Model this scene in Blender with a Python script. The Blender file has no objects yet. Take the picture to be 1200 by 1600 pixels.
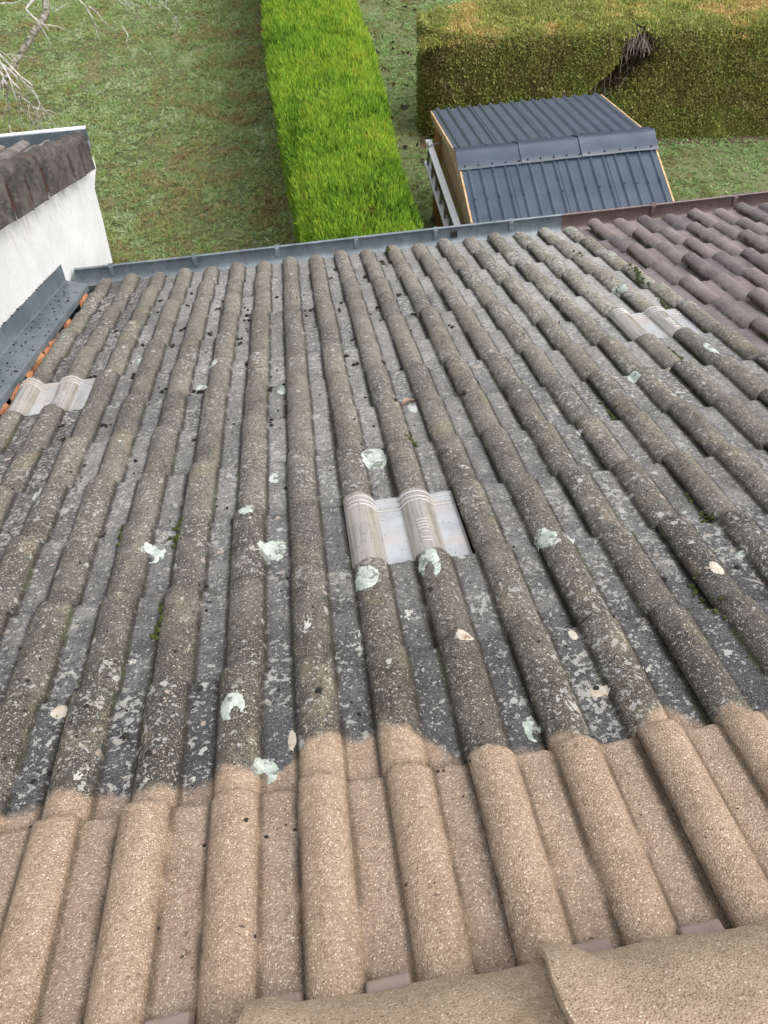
import bpy, bmesh, math, random
import numpy as np
from mathutils import Vector, Matrix, noise
from mathutils.bvhtree import BVHTree

random.seed(7)
rng = np.random.default_rng(7)
sc = bpy.context.scene
col = sc.collection
R = math.radians

# ------------------------------------------------------------------ camera
TH = R(23.0)                      # roof pitch
ct, st = math.cos(TH), math.sin(TH)
cam_d = bpy.data.cameras.new('camera')
cam = bpy.data.objects.new('camera', cam_d)
col.objects.link(cam)
cr = Vector((0.98969871, -0.14021255, -0.02892917))
cu = Vector((0.13122438, 0.80764263, 0.57488568))
cw = Vector((0.05724176, 0.57275983, -0.81772218))
m = Matrix.Identity(4)
for i in range(3):
    m[i][0], m[i][1], m[i][2] = cr[i], cu[i], -cw[i]
m[0][3], m[1][3], m[2][3] = 0.0, 0.43696, 1.02942
cam.matrix_world = m
cam_d.sensor_fit = 'VERTICAL'
cam_d.sensor_height = 24.0
cam_d.lens = 24.0 * 1210.0 / 1600.0
cam_d.clip_start = 0.02
cam_d.clip_end = 3000.0
sc.camera = cam

# ------------------------------------------------------------------ light
SUN_EL, SUN_AZ = 52.0, 122.0       # azimuth measured from +Y towards +X
world = bpy.data.worlds.new('World')
sc.world = world
world.use_nodes = True
wn = world.node_tree
bg = wn.nodes['Background']
sky = wn.nodes.new('ShaderNodeTexSky')
sky.sky_type = 'NISHITA'
sky.sun_disc = False
sky.sun_elevation = R(SUN_EL)
sky.sun_rotation = R(SUN_AZ)
sky.air_density = 1.0
sky.dust_density = 4.0
sky.ozone_density = 1.0
hs = wn.nodes.new('ShaderNodeHueSaturation')      # hazy overcast: the sky's blue is washed out
hs.inputs['Saturation'].default_value = 0.35
wn.links.new(sky.outputs[0], hs.inputs['Color'])
wn.links.new(hs.outputs[0], bg.inputs[0])
bg.inputs[1].default_value = 0.15
sun_d = bpy.data.lights.new('sun', 'SUN')
sun_d.energy = 0.9
sun_d.angle = R(100)
sun_d.color = (1.0, 0.96, 0.90)
sun = bpy.data.objects.new('sun', sun_d)
col.objects.link(sun)
sd = Vector((math.sin(R(SUN_AZ)) * math.cos(R(SUN_EL)), math.cos(R(SUN_AZ)) * math.cos(R(SUN_EL)), math.sin(R(SUN_EL))))
sun.rotation_euler = sd.to_track_quat('Z', 'Y').to_euler()
vs = sc.view_settings
vs.view_transform = 'Standard'
vs.look = 'None'
vs.gamma = 1.0
vs.exposure = 0.86
vs.use_curve_mapping = False

# ------------------------------------------------------------------ object helpers
def tag(o, label=None, cat=None, group=None, kind=None):
    if label: o['label'] = label
    if cat: o['category'] = cat
    if group: o['group'] = group
    if kind: o['kind'] = kind
    return o

def empty(name, loc, label, cat, group=None, rz=0.0):
    o = bpy.data.objects.new(name, None)
    col.objects.link(o)
    o.location = loc
    o.rotation_euler = (0, 0, rz)
    o.empty_display_size = 0.2
    return tag(o, label, cat, group)

class MB:
    """collects verts and faces for one mesh"""
    def __init__(s):
        s.v, s.f, s.n = [], [], 0
    def add(s, v, f):
        v = np.asarray(v, float).reshape(-1, 3)
        s.v.append(v)
        b = s.n
        s.f.extend([tuple(int(i) + b for i in q) for q in f])
        s.n += len(v)
        return b
    def box(s, x0, x1, y0, y1, z0, z1):
        v = [(x, y, z) for z in (z0, z1) for y in (y0, y1) for x in (x0, x1)]
        s.add(v, [(0, 2, 3, 1), (4, 5, 7, 6), (0, 1, 5, 4), (2, 6, 7, 3), (0, 4, 6, 2), (1, 3, 7, 5)])
    def bar(s, a, b, w, h, up=(0, 0, 1)):
        a, b = Vector(a), Vector(b)
        d = (b - a).normalized()
        x = d.cross(Vector(up)).normalized()
        y = x.cross(d).normalized()
        v = [p + x * sx * w / 2 + y * sy * h / 2 for p in (a, b) for sx, sy in ((-1, -1), (1, -1), (1, 1), (-1, 1))]
        s.add([tuple(q) for q in v], [(0, 3, 2, 1), (4, 5, 6, 7), (0, 1, 5, 4), (1, 2, 6, 5), (2, 3, 7, 6), (3, 0, 4, 7)])
    def grid(s, P, flip=False):
        """P: (n, m, 3) array"""
        n, mm = P.shape[:2]
        f = []
        for i in range(n - 1):
            for j in range(mm - 1):
                q = (i * mm + j, i * mm + j + 1, (i + 1) * mm + j + 1, (i + 1) * mm + j)
                f.append(q[::-1] if flip else q)
        return s.add(P.reshape(-1, 3), f)
    def tube(s, pts, rad, k=6, wob=0.0):
        pts = [Vector(p) for p in pts]
        rings = []
        for i, p in enumerate(pts):
            d = (pts[min(i + 1, len(pts) - 1)] - pts[max(i - 1, 0)]).normalized()
            a = d.orthogonal().normalized() if i == 0 else (a - d * a.dot(d)).normalized()
            b = d.cross(a)
            r = rad[i] if hasattr(rad, '__len__') else rad
            rings.append([tuple(p + (a * math.cos(t) + b * math.sin(t)) * r * (1 + random.uniform(-wob, wob)))
                          for t in [2 * math.pi * j / k for j in range(k)]])
        n = len(rings)
        f = [(i * k + j, i * k + (j + 1) % k, (i + 1) * k + (j + 1) % k, (i + 1) * k + j) for i in range(n - 1) for j in range(k)]
        f += [tuple(range(k - 1, -1, -1)), tuple((n - 1) * k + j for j in range(k))]
        s.add([q for r_ in rings for q in r_], f)
    def build(s, name, mat, parent=None, mw=None, smooth=False, bevel=0.0, attrs=None):
        me = bpy.data.meshes.new(name)
        v = np.concatenate(s.v) if s.v else np.zeros((0, 3))
        me.from_pydata(v.tolist(), [], s.f)
        me.update()
        for an, (ty, arr) in (attrs or {}).items():
            at = me.attributes.new(an, ty, 'POINT')
            at.data.foreach_set('vector' if ty == 'FLOAT_VECTOR' else 'value', np.asarray(arr, np.float32).ravel())
        return link(name, me, mat, parent, mw, smooth, bevel)

def link(name, me, mat, parent=None, mw=None, smooth=False, bevel=0.0):
    if mat: me.materials.append(mat)
    if smooth: me.polygons.foreach_set('use_smooth', [True] * len(me.polygons))
    o = bpy.data.objects.new(name, me)
    col.objects.link(o)
    place(o, parent, mw)
    if bevel:
        b = o.modifiers.new('bevel', 'BEVEL')
        b.width = bevel
        b.segments = 2
        b.limit_method = 'ANGLE'
    return o

def world_of(o):
    mw = Matrix.Identity(4)
    while o is not None:
        mw = o.matrix_parent_inverse @ mw if False else mw
        l = Matrix.LocRotScale(o.location, o.rotation_euler, o.scale)
        mw = (o.matrix_parent_inverse @ l) @ mw
        o = o.parent
    return mw

def place(o, parent, mw):
    """world matrix mw (default identity: mesh given in world coordinates)"""
    mw = mw or Matrix.Identity(4)
    if parent is not None:
        o.parent = parent
        mw = world_of(parent).inverted() @ mw
    o.location, q, o.scale = mw.decompose()
    o.rotation_euler = q.to_euler()

# ------------------------------------------------------------------ material helpers
class NT:
    def __init__(s, name):
        s.m = bpy.data.materials.new(name)
        s.m.use_nodes = True
        s.t = s.m.node_tree
        s.t.nodes.clear()
        s.out = s.t.nodes.new('ShaderNodeOutputMaterial')
        s._obj = None
    def put(s, sock, val):
        if hasattr(val, 'is_output') or isinstance(val, bpy.types.NodeSocket):
            s.t.links.new(val, sock)
        elif isinstance(val, (tuple, list)):
            if sock.type == 'RGBA' and len(val) == 3: val = (*val, 1.0)
            sock.default_value = val
        else:
            sock.default_value = val
    def node(s, ty, ins=None, **props):
        n = s.t.nodes.new(ty)
        for k, v in props.items(): setattr(n, k, v)
        for k, v in (ins or {}).items(): s.put(n.inputs[k], v)
        return n
    @property
    def obj(s):
        if s._obj is None: s._obj = s.node('ShaderNodeTexCoord').outputs['Object']
        return s._obj
    def math(s, op, a, b=0.0, c=0.0, clamp=False):
        return s.node('ShaderNodeMath', {0: a, 1: b, 2: c}, operation=op, use_clamp=clamp).outputs[0]
    def mix(s, fac, a, b, blend='MIX'):
        return s.node('ShaderNodeMix', {0: fac, 6: a, 7: b}, data_type='RGBA', blend_type=blend).outputs[2]
    def noise(s, scale, detail=3.0, rough=0.55, vec=None, dist=0.0):
        return s.node('ShaderNodeTexNoise', {'Vector': vec or s.obj, 'Scale': scale, 'Detail': detail, 'Roughness': rough, 'Distortion': dist}).outputs['Fac']
    def vor(s, scale, out='Distance', vec=None, rnd=1.0):
        return s.node('ShaderNodeTexVoronoi', {'Vector': vec or s.obj, 'Scale': scale, 'Randomness': rnd}).outputs[out]
    def step(s, x, lo, hi):
        return s.node('ShaderNodeMapRange', {'Value': x, 'From Min': lo, 'From Max': hi, 'To Min': 0.0, 'To Max': 1.0}, interpolation_type='SMOOTHSTEP').outputs[0]
    def lin(s, x, a, b, c, d):
        return s.node('ShaderNodeMapRange', {'Value': x, 'From Min': a, 'From Max': b, 'To Min': c, 'To Max': d}).outputs[0]
    def ramp(s, x, stops):
        n = s.node('ShaderNodeValToRGB', {0: x})
        e = n.color_ramp.elements
        while len(e) < len(stops): e.new(0.5)
        for q, (p, c) in zip(e, stops):
            q.position = p
            q.color = (*c, 1.0)
        return n.outputs[0]
    def scale(s, v):
        return s.node('ShaderNodeMapping', {'Vector': s.obj, 'Scale': v}).outputs[0]
    def attr(s, name, out='Fac'):
        return s.node('ShaderNodeAttribute', attribute_name=name).outputs[out]
    def sep(s, v):
        return s.node('ShaderNodeSeparateXYZ', {0: v}).outputs
    def bump(s, h, strength=0.5, dist=0.01, nrm=None):
        ins = {'Height': h, 'Strength': strength, 'Distance': dist}
        if nrm: ins['Normal'] = nrm
        return s.node('ShaderNodeBump', ins).outputs[0]
    def bsdf(s, color, rough=0.7, normal=None, **kw):
        ins = {'Base Color': color, 'Roughness': rough}
        if normal: ins['Normal'] = normal
        ins.update({k.replace('_', ' '): v for k, v in kw.items()})
        p = s.node('ShaderNodeBsdfPrincipled', ins)
        s.t.links.new(p.outputs[0], s.out.inputs[0])
        return s.m

def simple(name, c1, c2, scale, rough=0.6, bump=0.0, bs=None, detail=4.0, **kw):
    n = NT(name)
    f = n.noise(scale, detail)
    f = n.step(f, 0.32, 0.68)
    nr = n.bump(n.noise(bs or scale * 3, 3.0), bump, 0.01) if bump else None
    return n.bsdf(n.mix(f, c1, c2), rough, nr, **kw)

# roof tile materials: object space = roof plane (x across, y down the slope, z off the plane)
def mat_weathered():
    n = NT('weathered_concrete_tile')
    X, Y, Z = n.sep(n.obj)
    tp = n.attr('tp', 'Vector')
    W, FOOT, RND = n.sep(tp)                       # roll weight, foot-of-roll weight, per tile random
    C = n.attr('clean')                            # metres past the edge of the washed area
    big = n.noise(1.3, 3)
    med = n.noise(14, 4, 0.6)
    fine = n.noise(90, 4, 0.65)
    gr = n.vor(320)                                # sand grains
    grc = n.sep(n.vor(320, 'Color'))[0]
    wob0 = n.node('ShaderNodeVectorMath', {0: n.node('ShaderNodeTexNoise', {'Vector': n.obj, 'Scale': 55.0, 'Detail': 4.0}).outputs['Color'], 1: (0.024, 0.024, 0.024), 2: n.obj}, operation='MULTIPLY_ADD').outputs[0]
    # --- weathered colours
    pan = n.ramp(n.math('ADD', n.math('MULTIPLY', med, 0.6), n.math('MULTIPLY', fine, 0.4)),
                 [(0.30, (0.088, 0.088, 0.088)), (0.52, (0.198, 0.197, 0.193)), (0.72, (0.330, 0.327, 0.315))])
    rol = n.ramp(n.math('ADD', n.math('MULTIPLY', med, 0.55), n.math('MULTIPLY', fine, 0.45)),
                 [(0.30, (0.066, 0.061, 0.053)), (0.50, (0.140, 0.130, 0.114)), (0.72, (0.240, 0.226, 0.202))])
    far = n.step(Y, 1.3, 3.0)
    pan = n.mix(n.math('MULTIPLY', far, 0.55), pan, n.mix(med, (0.22, 0.219, 0.210), (0.38, 0.375, 0.355)))
    rol = n.mix(n.math('MULTIPLY', far, 0.40), rol, n.mix(med, (0.175, 0.164, 0.140), (0.29, 0.272, 0.232)))
    # damp dark strip next to the washed area
    damp = n.math('SUBTRACT', 1.0, n.step(n.math('ADD', n.math('MULTIPLY', C, -1.0), n.math('MULTIPLY', n.math('SUBTRACT', med, 0.5), 0.5)), 0.10, 0.75))
    pan = n.mix(n.math('MULTIPLY', damp, 0.66), pan, n.mix(fine, (0.012, 0.0135, 0.018), (0.052, 0.055, 0.064)))
    rol = n.mix(n.math('MULTIPLY', damp, 0.50), rol, n.mix(fine, (0.024, 0.020, 0.014), (0.085, 0.074, 0.052)))
    base = n.mix(W, pan, rol)
    # per tile tone
    base = n.mix(1.0, base, n.mix(RND, (0.76, 0.76, 0.78), (1.20, 1.18, 1.14)), 'MULTIPLY')
    base = n.mix(n.math('MULTIPLY', n.step(big, 0.52, 0.66), 0.22), base, n.mix(1.0, base, (0.75, 0.68, 0.55), 'MULTIPLY'))
    mot = n.step(n.noise(7.5, 5, 0.62, dist=0.4), 0.47, 0.66)
    base = n.mix(n.math('MULTIPLY', mot, n.lin(W, 0, 1, 0.30, 0.50)), base, n.mix(1.0, base, (0.48, 0.45, 0.40), 'MULTIPLY'))
    warm = n.step(n.noise(10, 4, 0.6, vec=n.scale((1, 0.6, 1))), 0.55, 0.68)
    base = n.mix(n.math('MULTIPLY', n.math('MULTIPLY', warm, W), 0.42), base, n.mix(fine, (0.20, 0.155, 0.095), (0.36, 0.30, 0.20)))
    lfp = n.math('MULTIPLY', n.step(X, -0.72, -0.98), n.math('SUBTRACT', 1.0, W))
    base = n.mix(n.math('MULTIPLY', lfp, 0.75), base, n.mix(n.step(n.noise(70, 4, 0.65), 0.42, 0.62), (0.018, 0.017, 0.015), (0.20, 0.195, 0.185)))
    # pale grains
    g = n.math('MULTIPLY', n.step(gr, 0.55, 0.25), n.step(grc, 0.62, 0.76))
    gw = n.lin(W, 0, 1, 0.55, 0.85)
    base = n.mix(n.math('MULTIPLY', g, gw), base, n.mix(W, (0.36, 0.36, 0.345), (0.43, 0.395, 0.315)))
    g2, g2c = n.vor(150, 'Distance', n.scale((1, 1, 1))), n.sep(n.vor(150, 'Color', n.scale((1, 1, 1))))
    gm = n.math('MULTIPLY', n.step(g2, 0.42, 0.24), n.step(g2c[1], 0.84, 0.90))
    base = n.mix(n.math('MULTIPLY', gm, 0.85), base, n.mix(W, (0.50, 0.50, 0.47), (0.56, 0.52, 0.42)))
    gm2 = n.math('MULTIPLY', n.step(g2, 0.50, 0.28), n.step(g2c[1], 0.20, 0.12))
    base = n.mix(n.math('MULTIPLY', gm2, 0.75), base, (0.026, 0.024, 0.021))
    gd = n.math('MULTIPLY', n.step(gr, 0.60, 0.25), n.step(grc, 0.38, 0.20))
    base = n.mix(n.math('MULTIPLY', gd, 0.7), base, (0.025, 0.024, 0.022))
    # small pale lichen crusts, clustered
    dens = n.noise(3.2, 2)
    rl = n.math('MULTIPLY', n.step(X, 0.45, 1.3), n.step(Y, 2.2, 3.4))
    th = n.math('SUBTRACT', n.math('SUBTRACT', 0.650, n.math('MULTIPLY', n.step(dens, 0.40, 0.64), 0.085)), n.math('MULTIPLY', rl, 0.085))
    th = n.math('ADD', th, n.math('MULTIPLY', W, 0.040))
    li = n.noise(30, 5, 0.66, dist=0.6)
    lm = n.step(n.math('SUBTRACT', li, th), 0.0, 0.025)
    licol = n.mix(n.noise(8, 2), (0.50, 0.505, 0.47), (0.46, 0.41, 0.33))
    licol = n.mix(n.math('MULTIPLY', fine, 0.5), licol, (0.24, 0.23, 0.21))
    base = n.mix(n.math('MULTIPLY', lm, 0.85), base, licol)
    l2 = n.noise(75, 3, 0.6)
    l2m = n.step(n.math('SUBTRACT', l2, n.math('ADD', th, -0.030)), 0.0, 0.03)
    base = n.mix(n.math('MULTIPLY', l2m, 0.7), base, (0.47, 0.47, 0.44))
    crust = n.math('MULTIPLY', rl, n.math('SUBTRACT', 1.0, n.math('MULTIPLY', W, 0.55)))
    crust = n.math('MULTIPLY', crust, n.step(n.noise(45, 5, 0.7), 0.40, 0.56))
    base = n.mix(n.math('MULTIPLY', crust, 0.7), base, n.mix(W, (0.46, 0.455, 0.43), (0.45, 0.41, 0.30)))
    s3, s3c = n.vor(27, 'Distance', wob0), n.sep(n.vor(27, 'Color', wob0))
    spot = n.math('MULTIPLY', n.step(s3, n.lin(s3c[2], 0, 1, 0.12, 0.30), n.lin(s3c[2], 0, 1, 0.08, 0.24)), n.step(n.math('ADD', s3c[0], n.math('MULTIPLY', n.step(dens, 0.40, 0.62), 0.10)), 0.80, 0.83))
    base = n.mix(n.math('MULTIPLY', spot, 0.85), base, n.mix(n.step(s3c[1], 0.5, 0.6), (0.50, 0.50, 0.46), (0.47, 0.38, 0.32)))
    # dark specks
    wob = n.node('ShaderNodeVectorMath', {0: n.node('ShaderNodeTexNoise', {'Vector': n.obj, 'Scale': 70.0, 'Detail': 3.0}).outputs['Color'], 1: (0.016, 0.016, 0.016), 2: n.obj}, operation='MULTIPLY_ADD').outputs[0]
    sp = n.vor(58, 'Distance', wob)
    spc = n.sep(n.vor(58, 'Color', wob))[1]
    lf = n.step(X, 0.4, -0.7)
    sm = n.math('MULTIPLY', n.step(sp, 0.20, 0.10), n.step(n.math('ADD', spc, n.math('MULTIPLY', lf, 0.12)), 0.86, 0.92))
    base = n.mix(n.math('MULTIPLY', sm, 0.9), base, (0.012, 0.011, 0.010))
    # soil and moss lodged along the foot of the rolls
    fm = n.math('MULTIPLY', n.math('POWER', FOOT, 0.75), n.step(n.noise(16, 4, 0.6), 0.24, 0.52))
    soil = n.mix(n.step(n.noise(5, 3), 0.53, 0.64), (0.022, 0.018, 0.012), (0.040, 0.050, 0.012))
    base = n.mix(n.math('MULTIPLY', fm, 0.92), base, soil)
    # --- washed concrete: sandy rolls, pinkish pans
    cr_ = n.ramp(n.math('ADD', n.math('MULTIPLY', med, 0.5), n.math('MULTIPLY', fine, 0.5)),
                 [(0.30, (0.290, 0.205, 0.142)), (0.52, (0.410, 0.298, 0.212)), (0.74, (0.510, 0.385, 0.285))])
    cp_ = n.ramp(n.math('ADD', n.math('MULTIPLY', med, 0.5), n.math('MULTIPLY', fine, 0.5)),
                 [(0.30, (0.275, 0.198, 0.145)), (0.52, (0.385, 0.285, 0.216)), (0.74, (0.480, 0.368, 0.287))])
    cl = n.mix(W, cp_, cr_)
    cl = n.mix(1.0, cl, n.mix(RND, (0.90, 0.90, 0.92), (1.07, 1.06, 1.03)), 'MULTIPLY')
    gg = n.math('MULTIPLY', n.step(gr, 0.55, 0.25), n.step(grc, 0.66, 0.80))
    cl = n.mix(n.math('MULTIPLY', gg, 0.75), cl, (0.76, 0.63, 0.47))
    g3, g3c = n.vor(215), n.sep(n.vor(215, 'Color'))
    gm = n.math('MULTIPLY', n.step(g3, 0.44, 0.24), n.step(g3c[1], 0.80, 0.88))
    gm2 = n.math('MULTIPLY', n.step(g3, 0.50, 0.28), n.step(g3c[1], 0.22, 0.14))
    cl = n.mix(n.math('MULTIPLY', gm, 0.75), cl, (0.80, 0.70, 0.56))
    cl = n.mix(n.math('MULTIPLY', gm2, 0.5), cl, (0.16, 0.10, 0.065))
    cl = n.mix(n.math('MULTIPLY', n.step(n.noise(5.5, 4, 0.6), 0.56, 0.72), 0.28), cl, (0.25, 0.18, 0.13))
    gk = n.math('MULTIPLY', n.step(gr, 0.6, 0.25), n.step(grc, 0.38, 0.20))
    cl = n.mix(n.math('MULTIPLY', gk, 0.6), cl, (0.17, 0.105, 0.065))
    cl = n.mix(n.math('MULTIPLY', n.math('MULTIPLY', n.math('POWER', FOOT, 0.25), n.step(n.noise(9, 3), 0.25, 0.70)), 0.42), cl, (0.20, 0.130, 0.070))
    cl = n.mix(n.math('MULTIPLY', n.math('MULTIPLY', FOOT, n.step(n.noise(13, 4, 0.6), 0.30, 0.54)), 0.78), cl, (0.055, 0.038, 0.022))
    st_ = n.step(n.noise(22, 4, 0.6), 0.69, 0.74)
    cl = n.mix(n.math('MULTIPLY', st_, 0.45), cl, (0.06, 0.045, 0.035))
    cl = n.mix(n.math('MULTIPLY', n.math('MULTIPLY', sm, n.step(n.noise(4, 2), 0.5, 0.62)), 0.8), cl, (0.03, 0.022, 0.018))
    # greenish-black residue the washing left
    ce = n.math('ADD', C, n.math('MULTIPLY', n.math('SUBTRACT', n.noise(30, 3, 0.55), 0.5), 0.034))
    ce = n.math('ADD', ce, n.math('MULTIPLY', n.math('SUBTRACT', n.noise(9, 2), 0.5), 0.06))
    cm = n.step(ce, -0.010, 0.016)
    cm = n.math('MULTIPLY', cm, n.math('SUBTRACT', 1.0, n.math('MULTIPLY', n.step(n.math('SUBTRACT', n.noise(26, 4, 0.65), n.math('MULTIPLY', C, 3.0)), 0.52, 0.62), 0.35)))
    base = n.mix(cm, base, cl)
    h = n.math('ADD', n.math('MULTIPLY', gr, -0.9), n.math('MULTIPLY', fine, 1.1))
    h = n.math('ADD', h, n.math('MULTIPLY', lm, 0.5))
    nr = n.bump(h, 0.8, 0.003)
    nr = n.bump(n.noise(22, 3), 0.22, 0.005, nr)
    rg = n.lin(n.math('MULTIPLY', damp, n.math('SUBTRACT', 1.0, cm)), 0, 1, 0.82, 0.62)
    return n.bsdf(base, rg, nr, Specular_IOR_Level=0.35)

def mat_purple():
    n = NT('mauve_concrete_tile')
    tp = n.attr('tp', 'Vector')
    W, FOOT, RND = n.sep(tp)
    med, fine = n.noise(11, 4, 0.6), n.noise(110, 3, 0.6)
    c = n.ramp(n.math('ADD', n.math('MULTIPLY', med, 0.6), n.math('MULTIPLY', fine, 0.4)),
               [(0.30, (0.145, 0.118, 0.121)), (0.52, (0.212, 0.175, 0.179)), (0.75, (0.290, 0.247, 0.249))])
    c = n.mix(n.math('MULTIPLY', W, 0.30), c, n.mix(med, (0.130, 0.108, 0.098), (0.225, 0.192, 0.172)))
    c = n.mix(1.0, c, n.mix(RND, (0.76, 0.76, 0.78), (1.28, 1.22, 1.18)), 'MULTIPLY')
    c = n.mix(n.math('MULTIPLY', n.step(n.noise(6, 5, 0.65), 0.5, 0.68), 0.5), c, (0.30, 0.265, 0.245))
    g2, g2c = n.vor(150), n.sep(n.vor(150, 'Color'))
    c = n.mix(n.math('MULTIPLY', n.math('MULTIPLY', n.step(g2, 0.45, 0.24), n.step(g2c[1], 0.80, 0.88)), 0.6), c, (0.40, 0.36, 0.34))
    c = n.mix(n.math('MULTIPLY', n.math('MULTIPLY', n.step(g2, 0.5, 0.28), n.step(g2c[1], 0.22, 0.14)), 0.6), c, (0.05, 0.035, 0.035))
    fm = n.math('MULTIPLY', FOOT, n.step(n.noise(13, 4), 0.36, 0.62))
    c = n.mix(n.math('MULTIPLY', fm, 0.9), c, n.mix(n.noise(7, 2), (0.018, 0.015, 0.010), (0.060, 0.055, 0.012)))
    sp = n.math('MULTIPLY', n.step(n.vor(30), 0.14, 0.06), n.step(n.sep(n.vor(30, 'Color'))[0], 0.8, 0.85))
    c = n.mix(n.math('MULTIPLY', sp, 0.8), c, (0.36, 0.34, 0.31))
    nr = n.bump(n.math('ADD', fine, n.vor(320)), 0.5, 0.003)
    return n.bsdf(c, 0.72, nr, Specular_IOR_Level=0.4)

def mat_old_roof():
    n = NT('old_grey_tile')
    tp = n.attr('tp', 'Vector')
    W, FOOT, RND = n.sep(tp)
    med, fine = n.noise(12, 4, 0.6), n.noise(80, 3, 0.6)
    c = n.ramp(n.math('ADD', n.math('MULTIPLY', med, 0.6), n.math('MULTIPLY', fine, 0.4)),
               [(0.30, (0.085, 0.075, 0.068)), (0.52, (0.165, 0.148, 0.138)), (0.75, (0.27, 0.25, 0.235))])
    c = n.mix(1.0, c, n.mix(RND, (0.8, 0.8, 0.8), (1.2, 1.15, 1.12)), 'MULTIPLY')
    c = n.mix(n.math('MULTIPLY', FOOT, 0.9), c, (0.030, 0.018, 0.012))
    lm = n.step(n.noise(17, 4, 0.65), 0.66, 0.70)
    c = n.mix(lm, c, (0.42, 0.41, 0.38))
    return n.bsdf(c, 0.85, n.bump(fine, 0.6, 0.004))

M = {}
M['roof'] = mat_weathered()
M['purple'] = mat_purple()
M['oldroof'] = mat_old_roof()

def mat_ridge():
    n = NT('washed_ridge_tile')
    med, fine, gr = n.noise(12, 4, 0.6), n.noise(90, 4, 0.65), n.vor(320)
    grc = n.sep(n.vor(320, 'Color'))[0]
    c = n.ramp(n.math('ADD', n.math('MULTIPLY', med, 0.5), n.math('MULTIPLY', fine, 0.5)),
               [(0.30, (0.34, 0.245, 0.168)), (0.52, (0.48, 0.355, 0.252)), (0.74, (0.59, 0.45, 0.33))])
    c = n.mix(n.math('MULTIPLY', n.math('MULTIPLY', n.step(gr, 0.45, 0.2), n.step(grc, 0.66, 0.82)), 0.75), c, (0.72, 0.58, 0.41))
    c = n.mix(n.math('MULTIPLY', n.math('MULTIPLY', n.step(gr, 0.5, 0.2), n.step(grc, 0.36, 0.18)), 0.75), c, (0.13, 0.078, 0.044))
    g2, g2c = n.vor(215), n.sep(n.vor(215, 'Color'))
    c = n.mix(n.math('MULTIPLY', n.math('MULTIPLY', n.step(g2, 0.42, 0.24), n.step(g2c[1], 0.80, 0.88)), 0.8), c, (0.82, 0.72, 0.58))
    c = n.mix(n.math('MULTIPLY', n.math('MULTIPLY', n.step(g2, 0.5, 0.28), n.step(g2c[1], 0.22, 0.14)), 0.5), c, (0.16, 0.10, 0.065))
    c = n.mix(n.math('MULTIPLY', n.step(n.noise(9, 4, 0.65), 0.54, 0.68), 0.35), c, (0.20, 0.145, 0.075))
    return n.bsdf(c, 0.8, n.bump(n.math('ADD', gr, fine), 0.5, 0.0025), Specular_IOR_Level=0.35)
M['ridge'] = mat_ridge()

def mat_zinc(name, a, b, dirt, metal=0.35, rough=0.45):
    n = NT(name)
    f = n.step(n.noise(5, 5, 0.6), 0.3, 0.7)
    c = n.mix(f, a, b)
    c = n.mix(n.math('MULTIPLY', n.step(n.noise(34, 4, 0.6), 0.55, 0.72), 0.5), c, dirt)
    strk = n.noise(1.0, 4, 0.6, vec=n.scale((40, 40, 3)))
    c = n.mix(n.math('MULTIPLY', n.step(strk, 0.5, 0.75), 0.35), c, dirt)
    sp = n.math('MULTIPLY', n.step(n.vor(48), 0.22, 0.12), n.step(n.sep(n.vor(48, 'Color'))[0], 0.74, 0.80))
    c = n.mix(n.math('MULTIPLY', sp, 0.85), c, (0.020, 0.021, 0.022))
    return n.bsdf(c, rough, n.bump(n.noise(9, 3), 0.15, 0.01), Metallic=metal)
M['zinc'] = mat_zinc('weathered_zinc', (0.130, 0.162, 0.182), (0.220, 0.258, 0.278), (0.090, 0.104, 0.112))
M['gutter_brown'] = mat_zinc('brown_gutter_metal', (0.115, 0.080, 0.080), (0.175, 0.130, 0.125), (0.06, 0.045, 0.04), 0.2, 0.4)
M['zinc_pale'] = simple('pale_zinc', (0.30, 0.34, 0.36), (0.42, 0.46, 0.48), 14, 0.4, Metallic=0.3)
M['closure'] = simple('mauve_plastic', (0.27, 0.195, 0.160), (0.35, 0.262, 0.222), 18, 0.35)
M['underlay'] = simple('dark_underlay', (0.020, 0.018, 0.016), (0.05, 0.045, 0.04), 6, 0.9)
M['terracotta'] = simple('orange_mortar', (0.13, 0.045, 0.020), (0.50, 0.22, 0.10), 17, 0.9, 0.8)
M['soil'] = simple('soil_debris', (0.010, 0.009, 0.008), (0.030, 0.026, 0.020), 60, 0.95)
M['moss'] = simple('green_moss', (0.030, 0.042, 0.010), (0.085, 0.110, 0.022), 60, 0.95, 0.8)
def mat_lichen(name, a, b, hole, th):
    n = NT(name)
    c = n.mix(n.step(n.noise(55, 4, 0.6), 0.35, 0.65), a, b)
    c = n.mix(n.step(n.noise(30, 4, 0.65), th, th + 0.05), c, hole)
    sp = n.math('MULTIPLY', n.step(n.vor(170), 0.3, 0.15), n.step(n.sep(n.vor(170, 'Color'))[0], 0.8, 0.86))
    c = n.mix(sp, c, (0.05, 0.045, 0.04))
    return n.bsdf(c, 0.9, n.bump(n.noise(120, 3), 0.5, 0.003))
M['mint'] = mat_lichen('mint_lichen', (0.38, 0.43, 0.37), (0.58, 0.62, 0.56), (0.20, 0.21, 0.18), 0.53)
M['cream'] = mat_lichen('cream_lichen', (0.47, 0.40, 0.31), (0.60, 0.55, 0.46), (0.30, 0.19, 0.12), 0.56)
M['greyl'] = mat_lichen('grey_lichen', (0.44, 0.43, 0.38), (0.56, 0.55, 0.50), (0.12, 0.12, 0.11), 0.50)

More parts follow.
